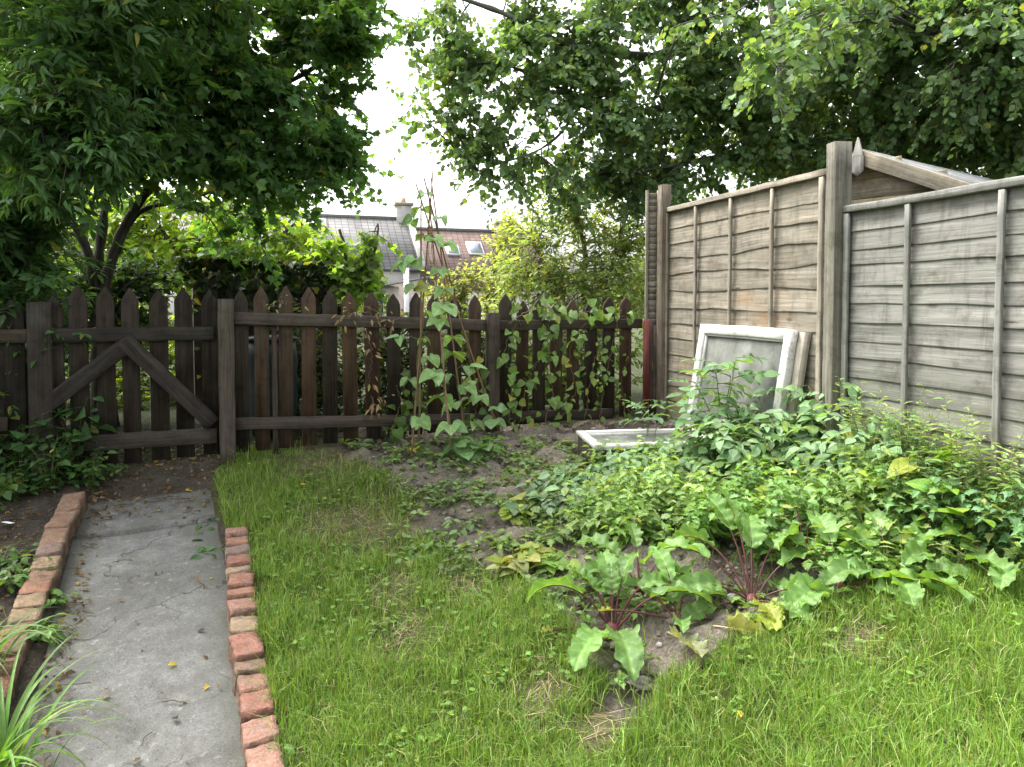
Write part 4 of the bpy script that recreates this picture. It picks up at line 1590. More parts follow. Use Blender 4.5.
tree('young_tree', 'young bright green lobed leaf tree standing behind the fence before the grey roof', 'tree', b,
     [([b, P(350, 300, 7.0), P(345, 250, 7.0), P(340, 228, 7)], .03, .012), ([P(351, 310, 7), P(368, 270, 6.9), P(376, 232, 6.9), P(377, 222, 6.9)], .018, .006), ([P(350, 300, 7), P(322, 262, 7)], .015, .008)],
     lobes_px([(326, 256, 7, .1, 4), (316, 270, 7, .18, 6), (338, 278, 6.9, .2, 8), (330, 295, 6.9, .22, 8), (352, 298, 6.9, .16, 5), (360, 290, 6.9, .1, 2), (376, 235, 6.9, .05, 2), (375, 254, 6.9, .06, 2), (372, 288, 6.9, .1, 3)]),
     MAPLE, .10, (.15, .25, .045), tw=5, lv=7, tl=.22, droop=.5, var=.25, upn=.9)
b = P(585, 330, 8.0)
b[2] = .45
tree('feathery_bush', 'tall feathery yellow green bush behind the right end of the picket fence', 'bush', b,
     [([b, P(585, 280, 8), P(580, 220, 8), P(575, 190, 8)], .04, .01), ([b, P(610, 270, 7.9), P(625, 215, 7.9)], .03, .01), ([b, P(550, 280, 7.9), P(530, 240, 7.9)], .03, .01)],
     lobes_px([(575, 205, 8, .35, 12), (610, 215, 7.9, .35, 13), (545, 240, 7.9, .35, 12), (585, 250, 7.9, .4, 16), (625, 260, 7.8, .35, 12), (530, 275, 7.8, .3, 11), (570, 290, 7.7, .35, 14), (615, 300, 7.6, .35, 13), (640, 235, 8.0, .25, 5), (508, 275, 8, .16, 4), (520, 300, 7.7, .25, 7), (560, 225, 8, .25, 4)]),
     LANCE, .085, (.22, .30, .10), tw=6, lv=11, tl=.36, droop=.1, var=.35, yellow=.08, bark=(.16, .13, .08))
b = P(468, 340, 9.0)
b[2] = .42
tree('pale_bush', 'low pale flowering bush in front of the red roofed house', 'bush', b,
     [([b, P(465, 300, 9.0), P(460, 285, 9)], .02, .008), ([b, P(490, 300, 9.0), P(495, 265, 9)], .02, .008)],
     lobes_px([(450, 292, 9, .22, 7), (475, 285, 9, .28, 9), (500, 272, 9, .28, 10), (515, 250, 9, .22, 6), (490, 305, 8.8, .3, 9), (440, 312, 8.8, .25, 6), (520, 225, 9, .16, 3)]),
     OVALF, .07, (.20, .24, .08), tw=7, lv=11, tl=.26, droop=.1, var=.3, yellow=.25, ycol=(.4, .38, .2), bark=(.16, .13, .08))
b = P(130, 420, 7.2)
b[2] = .47
tree('back_shrub', 'sunlit green shrub seen through the gate pickets', 'shrub', b,
     [([b, P(135, 370, 7.2), P(140, 330, 7.2)], .02, .008)],
     lobes_px([(70, 350, 7.2, .4, 9), (110, 320, 7.3, .4, 9), (160, 330, 7.3, .4, 9), (200, 345, 7.2, .4, 9), (90, 400, 7.0, .4, 9), (150, 405, 7.0, .4, 10), (205, 410, 6.9, .35, 9), (30, 340, 7.4, .4, 7)]),
     OVAL, .085, (.12, .18, .025), tw=6, lv=9, tl=.3, droop=.3, var=.4, yellow=.2)
for i, (x0, lab, col) in enumerate(((285, 'dark tangled undergrowth shrub behind the fence right of the gate', (.05, .075, .022)), (395, 'shadowy bramble shrub with brown leaves behind the fence near the canes', (.055, .085, .025)),
                                    (480, 'green shrub behind the picket fence right of the bean canes', (.075, .12, .03)), (575, 'pale leafy shrub behind the picket fence at its right end', (.10, .15, .04)))):
    b = P(x0, 420, 6.3 + i * .1)
    b[2] = .5
    tree('back_shrub', lab, 'shrub', b, [([b, b + A([.05, 0, .4]), b + A([0, 0, .7])], .015, .006)],
         lobes_px([(x0 - 40, 345, 6.3 + i * .1, .28, 7), (x0 + 5, 340, 6.3 + i * .1, .28, 7), (x0 + 45, 350, 6.3 + i * .1, .28, 7), (x0 - 40, 395, 6.1 + i * .1, .28, 8), (x0 + 5, 395, 6.1 + i * .1, .28, 8), (x0 + 45, 398, 6.1 + i * .1, .28, 8)]),
         OVAL, .07, col, tw=6, lv=9, tl=.25, droop=.3, var=.5, yellow=.12, ycol=(.18, .10, .04))
b = P(-10, 400, 6.6)
b[2] = .5
tree('back_shrub', 'dark dense shrub behind the shaded fence left of the gate', 'shrub', b, [([b, b + A([.05, 0, .6]), b + A([0, 0, 1.2])], .03, .01)],
     lobes_px([(-60, 300, 6.8, .5, 14), (10, 310, 6.7, .4, 12), (-60, 380, 6.6, .5, 12), (10, 385, 6.5, .35, 10), (-20, 240, 6.6, .5, 12), (55, 290, 6.9, .25, 5), (-140, 330, 6.6, .6, 10)]),
     OVAL, .09, (.03, .055, .018), tw=6, lv=10, tl=.3)
# far hedge line closing the gaps low down
for i, (x, y, r, lab) in enumerate(((-9, 17, 2.2, 'far green tree beyond the gardens at the left'), (4.2, 19, 1.5, 'far tree behind the feathery bush'), (9, 18, 2.4, 'far dark tree behind the shed'))):
    b = A([x, y, -.1])
    tree('far_tree', lab, 'tree', b, [([b, b + A([0, 0, 1.5]), b + A([0, 0, 2.5])], .12, .05)],
         [(b + A([dx * r, dy * r, dz * r * .7 + 1.4]), r * .55, 14) for dx, dy, dz in ((-.8, 0, 0), (0, -.3, .1), (.8, 0, 0), (-.4, 0, .9), (.45, 0, .9))],
         OVALF, .2, (.09, .14, .03), tw=7, lv=11, tl=.7, droop=.3, var=.3)

# ================================================================== GARDEN PLANTS
def leafy(name, label, cat, pos, h, spread, nst, leafn, tm, size, col, var=.25, pairs=0, yellow=.04, droop=.3, mat='veg', group=None, stemcol=(.12, .16, .05), base_r=.03, start=.25, ycol=(.3, .3, .05), sr=.003, upright=0., pet=.5):
    pos = A(pos, float)
    t = thing(name, label, cat, pos, group)
    st, PO, DI, NO, SZ, CO = MB(), [], [], [], [], []
    az0 = rng.random() * 6.28
    for k in range(nst):
        az = az0 + k * 2.4 + rng.normal() * .3
        o = A([math.cos(az), math.sin(az), 0])
        r = spread * (.35 + .65 * rng.random()) * (1 if nst > 1 else .3)
        hh = h * (.65 + .4 * rng.random()) * (1 - .25 * r / max(spread, 1e-3))
        b = pos + o * base_r * rng.random()
        b[2] = gz1(b[0], b[1]) - .005
        e = pos + o * r + A([rng.normal(), rng.normal(), 0]) * .03
        e[2] = max(gz1(e[0], e[1]) + .02, b[2] + hh)
        m = b * .5 + e * .5 - o * r * .18 + UP * hh * .12
        p = smooth_path([b, m, e], 9)
        tube(st, p, np.linspace(sr, sr * .35, 9), 5, stemcol)
        n = max(2, int(leafn * (.8 + .4 * rng.random())))
        f = np.linspace(start, 1, n)
        pp = np.stack([np.interp(f, np.linspace(0, 1, 9), p[:, q]) for q in range(3)], 1)
        az2 = rng.random() * 6.28 + np.arange(n) * 2.4
        od = np.c_[np.cos(az2), np.sin(az2), np.zeros(n)] + o * .35
        ld = unit(unit(od) + UP * (.45 + upright - droop * rng.random((n, 1)) * 1.6))
        nn = unit(UP * 1.0 + rng.normal(size=(n, 3)) * .35 + ld * .35)
        sz = size * (.6 + .6 * rng.random(n)) * (1 - .3 * np.abs(f - .6))
        if pairs:
            R = sz * (.9 + .75 * pairs)
            for i in range(n):
                q = pp[i] + ld[i] * np.linspace(0, R[i], 4)[:, None] - UP * (np.linspace(0, 1, 4) ** 2 * R[i] * droop * .8)[:, None]
                tube(st, q, np.linspace(sr * .6, sr * .25, 4), 3, stemcol)
            sd = unit(np.cross(ld, nn))
            PO.append(pp + ld * R[:, None] - UP * (R * droop * .8)[:, None]), DI.append(unit(ld - UP * droop)), NO.append(nn), SZ.append(sz * 1.2), CO.append(colvar(col, n, var, yellow, ycol))
            for j in range(pairs):
                g = 1 - .75 * (j + .7) / (pairs + .4)
                for s in (-1, 1):
                    PO.append(pp + ld * (R * g)[:, None] - UP * (R * droop * .8 * g * g)[:, None]), DI.append(unit(sd * s + ld * .4 - UP * droop * .5 + rng.normal(size=(n, 3)) * .12)), NO.append(unit(nn + rng.normal(size=(n, 3)) * .2)), SZ.append(sz * (.95 - .18 * j)), CO.append(colvar(col, n, var, yellow, ycol))
        else:
            for i in range(n):
                if pet > .2:
                    tube(st, [pp[i], pp[i] + ld[i] * sz[i] * pet], [sr * .5, sr * .3], 3, stemcol)
            PO.append(pp + ld * (sz * pet)[:, None]), DI.append(unit(ld - UP * droop * .6)), NO.append(nn), SZ.append(sz), CO.append(colvar(col, n, var, yellow, ycol))
    st.build('stems', M['stem'], t)
    mb = MB()
    scatter(mb, tm, np.concatenate(PO), np.concatenate(DI), np.concatenate(NO), np.concatenate(SZ), np.concatenate(CO))
    mb.build('foliage', M[mat], t)
    return t


LG = (.165, .275, .13)      # potato leaf
# potato haulms: (px, py of the base, height, spread, stems, label)
for px, py, h, sp, ns, lab in (
        (598, 486, .10, .2, 5, 'low potato plant at the bare soil edge nearest the cold frame'),
        (640, 486, .17, .22, 6, 'potato plant directly in front of the flat white sash'),
        (680, 486, .2, .2, 7, 'potato plant between the flat sash and the leaning window'),
        (722, 484, .32, .2, 7, 'bushy potato plant below the left foot of the leaning window'),
        (756, 490, .34, .25, 8, 'potato plant under the dusty glass of the leaning window'),
        (794, 480, .44, .24, 9, 'tall leafy potato plant at the right foot of the leaning window'),
        (832, 482, .46, .24, 8, 'tall potato plant just in front of the mossy square post'),
        (866, 506, .40, .24, 7, 'potato plant against the near grey panel right of the square post'),
        (568, 502, .09, .22, 6, 'small sprawling potato plant with bluish leaves left of the main clump'),
        (620, 514, .11, .2, 6, 'dull green potato plant sprawling on bare soil in mid bed')):
    leafy('potato_plant', lab, 'potato plant', G(px, py), h * 1.45, sp * 1.1, ns + 4, 8, OVAL, .076, LG if px > 590 else (.14, .21, .12), .25, 2, droop=.35, group='potato plants in the bed', sr=.004)
leafy('potato_plant', 'tallest lone potato stalk rising in front of the white window frame', 'potato plant', G(722, 478), .86, .13, 4, 13, OVAL, .085, (.10, .20, .075), .2, 2, droop=.25, group='potato plants in the bed', start=.2, sr=.006)
leafy('potato_plant', 'small potato shoot with pale leaves standing above the cold frame sash', 'potato plant', G(648, 452), .46, .1, 3, 4, OVAL, .07, (.10, .19, .085), .2, 2, droop=.2, group='potato plants in the bed', start=.5)

# feathery weeds in the middle
YG = (.18, .275, .07)
for px, py, h, sp, col, lab in (
        (648, 525, .27, .15, YG, 'feathery yellow green weed in the centre of the bed'),
        (682, 530, .24, .16, YG, 'lacy pale weed right of the central feathery weed'),
        (625, 548, .18, .15, (.13, .22, .035), 'short feathery weed beside the thin bare strip of soil'),
        (705, 552, .24, .16, (.12, .22, .04), 'fine leaved green weed behind the large beetroot'),
        (745, 520, .27, .18, (.13, .23, .05), 'dense feathery weed in front of the potato under the glass'),
        (785, 530, .26, .18, (.11, .2, .045), 'ferny green weed in front of the tall potato plants'),
        (820, 548, .28, .18, (.12, .21, .045), 'mid green ferny weed behind the broad flat beet leaf'),
        (865, 536, .32, .18, (.14, .22, .04), 'yellowish ferny weed near the foot of the grey panel'),
        (905, 545, .27, .18, (.10, .19, .045), 'ferny weed below the tall flowering weed by the grey panel'),
        (955, 555, .27, .16, (.08, .17, .045), 'dark ferny weed between the two right hand beetroots'),
        (1000, 568, .28, .18, (.08, .16, .045), 'bushy dark green weed at the edge by the grey panel'),
        (1050, 588, .30, .2, (.08, .16, .045), 'bushy dark weed just past the frame edge by the panel'),
        (590, 540, .13, .14, (.14, .21, .05), 'straggly pale weed left of the feathery weeds'),
        (845, 585, .12, .14, (.11, .2, .03), 'low weed among the broad beet leaves at the lawn edge'),
        (760, 560, .2, .16, (.10, .2, .04), 'green weed just behind the tallest beetroot stalks')):
    leafy('feathery_weed', lab, 'weed', G(px, py), h * 1.5, sp * 1.15, 14, 17, LOBED, .05, A(col) * 1.35 + A([0, 0, .022]), .35, 0, .06, .35, group='feathery weeds in the bed', sr=.002, pet=.3, start=.15)
for px, py, h, lab in ((900, 522, .52, 'tall flowering weed with small seed heads against the near grey panel'), (990, 560, .48, 'thin tall weed with seed spikes against the panel at the edge'),
                       (940, 538, .40, 'thin seeding weed between the taller weeds by the grey panel'), (1012, 566, .46, 'tall wispy weed with seed spikes at the last batten of the near panel'), (872, 512, .44, 'wispy seeding weed below the first batten of the near panel'), (955, 548, .52, 'tallest wispy weed between two battens of the near panel'),
                       (852, 500, .50, 'spindly seeding weed standing right of the square post')):
    leafy('seeding_weed', lab, 'weed', G(px, py), h * 1.45, .13, 9, 24, LANCE, .045, (.17, .25, .07), .3, 0, .2, .2, group='tall seeding weeds by the grey panel', sr=.002, pet=.15, start=.2, upright=.3, ycol=(.35, .33, .15))
for px, py, h, lab in ((884, 520, .42, 'broad leaved dock weed below the near grey panel'), (930, 536, .44, 'upright broad leaved weed with one shiny folded leaf'), (968, 556, .3, 'broad green weed beside the right hand beetroot')):
    leafy('broad_weed', lab, 'weed', G(px, py), h, .18, 9, 4, OVAL, .14, (.16, .28, .035), .25, 0, .08, .35, group='broad leaved weeds in the bed', sr=.003, pet=.25, start=.4, upright=.25)
for px, py, h, lab in ((690, 512, .30, 'broad leaved weed among the feathery weeds in the centre of the bed'), (770, 512, .34, 'broad leaved weed in front of the potato at the window foot'), (835, 528, .34, 'broad light green weed below the square post'),
                       (725, 540, .26, 'pale broad leaved weed behind the tallest beetroot'), (872, 556, .28, 'glossy broad leaved weed behind the lawn edge beetroots'), (664, 506, .2, 'broad leaved weed in front of the flat white sash')):
    leafy('broad_weed', lab, 'weed', G(px, py), h, .16, 8, 4, OVAL, .10, A([.16, .27, .06]) * (.8 + .4 * rng.random()), .3, 0, .08, .35, group='broad leaved weeds in the bed', sr=.003, pet=.25, start=.35, upright=.2)
# low weeds at the left end of the bed
for px, py, h, sp, s, col, tm, lab in (
        (440, 545, .08, .14, .05, (.11, .2, .05), OVAL, 'low spreading weed at the left edge of the bed'),
        (415, 560, .06, .12, .045, (.11, .19, .05), OVAL, 'tiny weed clump where lawn meets the bare soil'),
        (470, 530, .09, .14, .05, (.12, .19, .07), OVAL, 'greyish weed clump on bare soil in mid bed'),
        (455, 490, .07, .13, .05, (.12, .2, .09), OVAL, 'bluish low seedling clump on the bare soil'),
        (500, 505, .08, .14, .045, (.12, .19, .08), OVAL, 'pale seedling clump beside the round yellow leaf plant'),
        (535, 512, .11, .14, .10, (.11, .19, .08), ROUND, 'small squash plant with round bluish leaves'),
        (548, 545, .14, .14, .055, (.15, .24, .06), LOBED, 'ragged yellow green weed behind the lettuce clumps'),
        (585, 575, .10, .13, .05, (.14, .24, .05), OVAL, 'low green weed between lettuce and the big beetroot'),
        (640, 612, .06, .09, .035, (.14, .24, .05), LOBED, 'tiny weed between the two front beetroots'),
        (515, 522, .10, .04, .06, (.24, .32, .06), ROUND, 'single seedling with bright yellow round leaves'),
        (505, 548, .08, .13, .05, (.14, .22, .05), LOBED, 'flat lobed weed left of the yellowing lettuce'),
        (470, 560, .05, .12, .05, (.13, .19, .06), OVAL, 'thin weed lying at the ragged lawn edge'),
        (400, 485, .10, .13, .04, (.15, .23, .04), LANCE, 'spiky pale grass weed at the top of the lawn'),
        (375, 480, .08, .12, .04, (.13, .21, .04), LANCE, 'small weed in the worn top corner of the lawn'),
        (560, 520, .10, .14, .05, (.12, .19, .06), LOBED, 'ragged weed between squash and feathery weeds'),
        (480, 450, .08, .10, .05, (.12, .19, .07), OVAL, 'small weed on bare soil behind the canes')):
    leafy('small_weed', lab, 'weed', G(px, py), h, sp, 8, 5, tm, s, col, .3, 0, .08, .4, group='small weeds at the left of the bed', sr=.0018, pet=.4, start=.3)
for px, py, lab, col in ((530, 562, 'yellowing lettuce clump with ruffled pale leaves', (.21, .27, .06)), (550, 572, 'green lettuce clump beside the yellowing one', (.15, .25, .04)), (514, 575, 'limp pale lettuce leaves flopping on the lawn edge', (.24, .27, .10))):
    leafy('lettuce', lab, 'lettuce', G(px, py), (.08), .08, 9, 2, BEAN, .085, col, .25, 0, .2, .3, group='lettuces at the left of the bed', sr=.003, pet=.1, start=.7, ycol=(.4, .34, .12))


# dense low weeds filling the right of the bed
def weed_mass(name, label, pts, N, hr, sizes, tm, col, seed):
    poly = gpoly(pts)
    lo, hi = poly.min(0), poly.max(0)
    q = rng.random((N * 5, 2)) * (hi - lo) + lo
    q = q[pip(q[:, 0], q[:, 1], poly) & (fbm(np.c_[q * 4, q[:, :1] * 0 + seed], 2, 3) > .38)][:N]
    n = len(q)
    hh = hr[0] + (hr[1] - hr[0]) * rng.random(n)
    hh *= .5 + fbm(q * 3, 2, seed)
    b = np.c_[q, ground_z(q[:, 0], q[:, 1])]
    ln = rng.normal(size=(n, 2)) * .05
    mb = MB()
    for k in range(n):
        tube(mb, [b[k], b[k] + A([ln[k, 0] * .4, ln[k, 1] * .4, hh[k] * .6]), b[k] + A([ln[k, 0], ln[k, 1], hh[k]])], [.0018, .0014, .0006], 3, (.12, .17, .06))
    PO, DI, NO = [], [], []
    for j in range(9):
        f = (.2 + .8 * (j + rng.random(n)) / 9)[:, None]
        PO.append(b + np.c_[ln, hh] * np.c_[f * f, f * f, f])
        a = rng.random(n) * 6.28
        DI.append(np.c_[np.cos(a), np.sin(a), .1 + .5 * rng.random(n)]), NO.append(unit(UP + rng.normal(size=(n, 3)) * .45))
    m = n * 9
    cl = np.tile(.75 + .5 * fbm(q * 5, 2, seed + 4)[:, None], (9, 1))
    scatter(mb, tm, np.concatenate(PO), np.concatenate(DI), np.concatenate(NO), sizes[0] + (sizes[1] - sizes[0]) * rng.random(m), colvar(col, m, .35, .08) * cl)
    tag(mb.build(name, M['veg']), label, 'weeds', kind='stuff')


weed_mass('low_weeds', 'dense low green weeds carpeting the middle and right of the vegetable bed', [(585, 480), (700, 470), (855, 490), (905, 512), (1024, 556), (1100, 594), (1100, 612), (1000, 574), (900, 586), (800, 584), (740, 560), (660, 552), (600, 545), (560, 520)], 900, (.06, .22), (.03, .055), LOBED, (.215, .335, .105), 2)
weed_mass('low_weeds', 'thin pale seedlings scattered over the bare left part of the bed', [(410, 565), (400, 480), (350, 450), (480, 440), (570, 445), (610, 480), (620, 600), (560, 610)], 520, (.02, .06), (.02, .045), OVAL, (.15, .23, .08), 5)
weed_mass('low_weeds', 'scattered small weeds between the beetroots at the front of the bed', [(570, 590), (640, 570), (780, 590), (770, 625), (700, 650), (650, 690), (600, 690)], 70, (.02, .06), (.02, .04), LOBED, (.16, .26, .07), 13)
weed_mass('low_weeds', 'dark leafy weeds massed along the foot of the near grey panel', [(858, 497), (905, 514), (985, 545), (1024, 556), (1100, 594), (1100, 615), (1010, 574), (900, 552)], 460, (.26, .56), (.03, .05), LANCE, (.14, .235, .075), 8)


# ------------------------------------------------------------------ beetroot
def beet_leaf(root, base, az, elev, stalk, blade, wid, curl, col, ruffle=.35, scol=(.085, .024, .028), ground=False):
    stalk, blade, wid = stalk * 1.08, blade * 1.06, wid * 1.02
    N_ = 22
    L = stalk + blade
    ds = L / N_
    p = A(base, float)
    pts = [p.copy()]
    el = math.radians(elev)
    for k in range(N_):
        s = (k + .5) * ds
        e = el - math.radians(curl) * (s / L) ** 1.8
        p = p + ds * A([math.cos(az) * math.cos(e), math.sin(az) * math.cos(e), math.sin(e)])
        g = gz1(p[0], p[1]) + .015
        if p[2] < g:
            p[2] = g
        pts.append(p.copy())
    pts = A(pts)
    mb = MB()
    k0 = int(N_ * stalk / L)
    P_ = smooth_path(pts[k0:], 30)
    tt = np.linspace(0, 1, 30)
    T = unit(np.gradient(P_, axis=0))
    side = unit(np.cross(T, UP) + A([1e-6, 0, 0]))
    nrm = unit(np.cross(side, T))
    rol = rng.normal() * .35
    side, nrm = side * math.cos(rol) + nrm * math.sin(rol), nrm * math.cos(rol) - side * math.sin(rol)
    us = np.linspace(-1, 1, 11)
    prof = wid * .5 * (np.sin(PI * np.clip(tt * .96 + .03, 0, 1) ** .85) ** .55)
    ph = rng.random() * 6
    V, U = [], []
    for i in range(30):
        for u in us:
            rf = ruffle * wid * .5 * (u * u) * (math.sin(tt[i] * 17 + ph + (1.7 if u > 0 else 0)) * .55 + math.sin(tt[i] * 31 + ph * 2) * .3 + math.sin(tt[i] * 53 + ph * 3 + u) * .14)
            ww = prof[i] * (1 + (.10 * math.sin(tt[i] * 23 + ph + u) + .07 * math.sin(tt[i] * 47 + ph * 2 - u)) * abs(u))
            puff = .045 * wid * math.sin(tt[i] * 34 + abs(u) * 6) * math.sin(abs(u) * 8)
            V.append(P_[i] + side[i] * u * ww * (1 - .12 * abs(u)) + nrm[i] * (rf + .38 * abs(u) * ww + puff))
            U.append((u * prof[i] / blade * 1.0, tt[i], rng.random() * 0))
    i = np.arange(29)[:, None] * 11 + np.arange(10)[None]
    q = np.stack([i, i + 1, i + 12, i + 11], -1).reshape(-1, 4)
    cc = A(col) * (.8 + .4 * rng.random())
    lf = None
    mb.add(V, q, cc, U)
    lf = mb.build('leaf', M['beet'], root)
    mb = MB()
    n1 = len(pts)
    rr = np.interp(np.linspace(0, 1, n1), [0, stalk / L, 1], [.0042, .0030, .0008])
    sh = pts.copy()
    sh[k0:] -= UP * .002
    tube(mb, sh, rr, 6, A(scol) * (.8 + .4 * rng.random()))
    mb.build('stalk', M['stem'], lf)


def D(a):
    return math.radians(a)


BG = (.135, .25, .06)


def beet(label, px, py, leaves, group='beetroot plants in the bed'):
    b = G(px, py)
    b[2] = gz1(b[0], b[1])
    t = thing('beetroot_plant', label, 'beetroot', b, group)
    mb = MB()
    icoblob(mb, (b[0], b[1], b[2] + .005), .03, (.12, .035, .04), .9)
    mb.build('root', M['stem'], t)
    for (az, el, st, bl, w, cu, *c) in leaves:
        a = D(az + rng.normal() * 5)
        beet_leaf(t, b + A([math.cos(a) * .015, math.sin(a) * .015, .01]), a, el - 4 + rng.normal() * 6, st * (.85 + .3 * rng.random()), bl * (.8 + .4 * rng.random()), w * (.85 + .3 * rng.random()), cu * 1.25, c[0] if c else BG)
    return t


YL = (.26, .30, .05)
beet('big beetroot with arching glossy leaves beside the bare strip of soil', 613, 632,
     [(172, 74, .15, .19, .10, 105), (150, 80, .14, .16, .085, 60), (25, 68, .15, .20, .10, 110), (55, 72, .16, .17, .09, 80), (95, 80, .15, .17, .09, 70), (120, 66, .13, .17, .09, 80), (350, 52, .17, .20, .09, 85),
      (262, 30, .09, .24, .12, 55), (238, 24, .12, .24, .13, 45), (180, 8, .19, .05, .05, 12, YL), (85, 82, .10, .12, .07, 40)])
beet('tallest beetroot with dark red stalks behind the yellow fallen leaf', 752, 603,
     [(160, 60, .19, .22, .12, 95), (130, 70, .20, .2, .12, 80), (95, 78, .22, .2, .11, 60), (70, 74, .21, .22, .12, 80), (40, 66, .19, .2, .12, 90), (20, 55, .16, .20, .11, 85), (110, 82, .24, .2, .11, 55),
      (180, 45, .14, .18, .10, 70), (340, 42, .12, .2, .10, 70), (300, 28, .10, .18, .10, 45), (270, 20, .08, .16, .10, 30, YL), (200, 20, .16, .14, .09, 30)])
beet('small beetroot between the two large beetroots', 678, 622,
     [(150, 60, .10, .15, .07, 80), (110, 76, .12, .14, .07, 60), (60, 66, .11, .14, .07, 75), (185, 14, .26, .06, .05, 15, YL), (20, 45, .10, .13, .07, 60), (250, 25, .06, .12, .07, 40), (350, 5, .20, .1, .07, 10, YL)])
beet('beetroot sprawling at the lawn edge with one broad flat leaf', 840, 590,
     [(185, 40, .10, .17, .11, 60), (215, 28, .10, .21, .13, 40), (90, 74, .16, .17, .10, 70), (40, 60, .14, .19, .10, 80), (330, 36, .12, .21, .12, 60), (300, 28, .10, .18, .10, 45), (140, 62, .16, .18, .10, 80), (10, 50, .15, .18, .1, 70)])
beet('leafy beetroot right of the broad flat leaf one', 890, 583,
     [(150, 55, .13, .19, .11, 80), (250, 35, .09, .20, .12, 60), (290, 35, .1, .18, .11, 55), (340, 45, .12, .19, .10, 70), (80, 72, .15, .18, .1, 70), (30, 58, .14, .18, .1, 70), (200, 40, .11, .18, .1, 60)])
beet('dark stalked beetroot near the right end of the bed', 942, 568,
     [(160, 60, .15, .17, .1, 80), (100, 78, .19, .16, .09, 60), (40, 66, .16, .17, .1, 80), (350, 50, .13, .18, .09, 80), (280, 40, .1, .17, .09, 60), (220, 40, .11, .16, .09, 60)])
beet('beetroot furthest along the bed towards the grey panel', 1010, 574,
     [(160, 62, .16, .17, .1, 80), (100, 78, .19, .16, .09, 60), (40, 66, .16, .17, .1, 80), (300, 45, .11, .18, .09, 70), (230, 42, .11, .16, .1, 60), (350, 52, .12, .18, .1, 70)])
beet('half hidden beetroot among the ferny weeds behind', 805, 560,
     [(160, 62, .17, .18, .11, 80), (100, 76, .2, .18, .1, 60), (50, 70, .18, .18, .1, 70), (230, 55, .15, .18, .1, 80), (300, 48, .13, .18, .1, 70), (0, 55, .15, .18, .1, 70)])
beet('beetroot with upright leaves behind the big beetroot', 640, 590,
     [(150, 66, .14, .17, .09, 80), (90, 78, .16, .16, .08, 60), (30, 68, .15, .17, .09, 80), (320, 50, .12, .16, .09, 70), (210, 50, .12, .16, .09, 70)])


def fallen(label, px, py, az, bl, w, col, name='fallen_leaf'):
    b = G(px, py)
    b[2] = gz1(b[0], b[1]) + .02
    t = thing(name, label, 'fallen leaf', b)
    beet_leaf(t, b, D(az), 12, .06, bl, w, 20, col, .3, (.35, .25, .15))


fallen('large pale cream beet leaf wilting on the soil by the grass', 668, 640, 285, .17, .13, (.27, .30, .15))
fallen('yellowed crumpled beet leaf lying below the tallest beetroot', 712, 632, 320, .14, .11, (.26, .28, .07))
fallen('yellow and green beet leaf drooping at the lawn edge', 762, 618, 265, .13, .10, (.24, .30, .05))
fallen('pale yellow leaf hanging at the foot of the bean canes', 417, 452, 270, .075, .075, (.45, .38, .04))
mb = MB()
p = G(640, 685)
icoblob(mb, (p[0], p[1], gz1(p[0], p[1]) + .002), .055, (.17, .16, .14), .13)
tag(mb.build('stone', M['render']), 'pale flat stone on the bare soil before the big beetroot', 'stone')
# yellow leaves dropped on the path and grass
for px, py, s, lab in ((168, 660, .035, 'yellow fallen leaf lying in the middle of the concrete path'), (185, 487, .045, 'bright yellow fallen leaf at the far slab of the path'), (300, 492, .04, 'yellow fallen leaf lying in the upper lawn grass'),
                       (248, 470, .035, 'orange fallen leaf on the lawn near the gate'), (210, 575, .03, 'pale leaf at the path edge by the red bricks'), (76, 478, .05, 'pale dead leaf beside the brown bricks near the gate'), (740, 725, .03, 'tan leaf stalk lying in the front lawn')):
    b = G(px, py)
    zz = max(gz1(b[0], b[1]), float(base_z(b[0], b[1])) - .03) + (.008 if px < 240 else .045)
    mb = MB()
    scatter(mb, OVAL, [[b[0], b[1], zz]], [[rng.normal(), rng.normal(), .05]], [[.2, -.2, 1]], s, A([(.5, .38, .05)]))
    tag(mb.build('fallen_leaf', M['leaf']), lab, 'fallen leaf', 'fallen leaves')
# plant tag on the dark bed
mb = MB()
b = G(8, 527)
box(mb, (b[0], b[1], gz1(b[0], b[1]) + .025), (.11, .022, .004), unit(A([.8, -.55, .1])), unit(A([0, .1, 1])), col=(.7, .72, .72), ch=.001)
tag(mb.build('plant_marker', M['metal']), 'small white plastic plant marker lying on the dark left bed', 'plant marker')

# ------------------------------------------------------------------ bean wigwam
apex = P(427, 232, 4.88)
canes = [((411, 459), (433, 170)), ((419, 446), (421, 196)), ((501, 434), (416, 184)), ((489, 430), (424, 178)), ((452, 462), (428, 186)), ((466, 440), (431, 178))]
wg = thing('bean_wigwam', 'wigwam of thin brown canes tied near the top before the picket fence', 'plant support', (*G(450, 448)[:2], .48))
CP = []
for (bx, by), (tx, ty) in canes:
    b = G(bx, by)
    b[2] = gz1(b[0], b[1]) - .04
    yy = 4.88 + (b[1] - 4.88) * -.25
    e = P(tx, ty, yy)
    p = smooth_path([b, (b + e) / 2 + A([rng.normal() * .008, rng.normal() * .008, 0]), e], 12)
    mb = MB()
    tube(mb, p, np.linspace(.0065, .0042, 12) * (1 + .12 * (np.arange(12) % 3 == 0)), 8, A([.20, .12, .07]) * (.7 + .6 * rng.random()))
    mb.build('cane', M['cane'], wg)
    CP.append(p)
mb = MB()
mid = np.mean([[np.interp(apex[2], c[:, 2], c[:, q]) for q in range(3)] for c in CP], 0)
a = np.linspace(0, 2 * PI * 4, 50)
tube(mb, mid + np.c_[np.cos(a) * .026, np.sin(a) * .026, np.linspace(-.035, .035, 50)], .0022, 5, (.33, .25, .14))
mb.build('twine', M['cane'], wg)


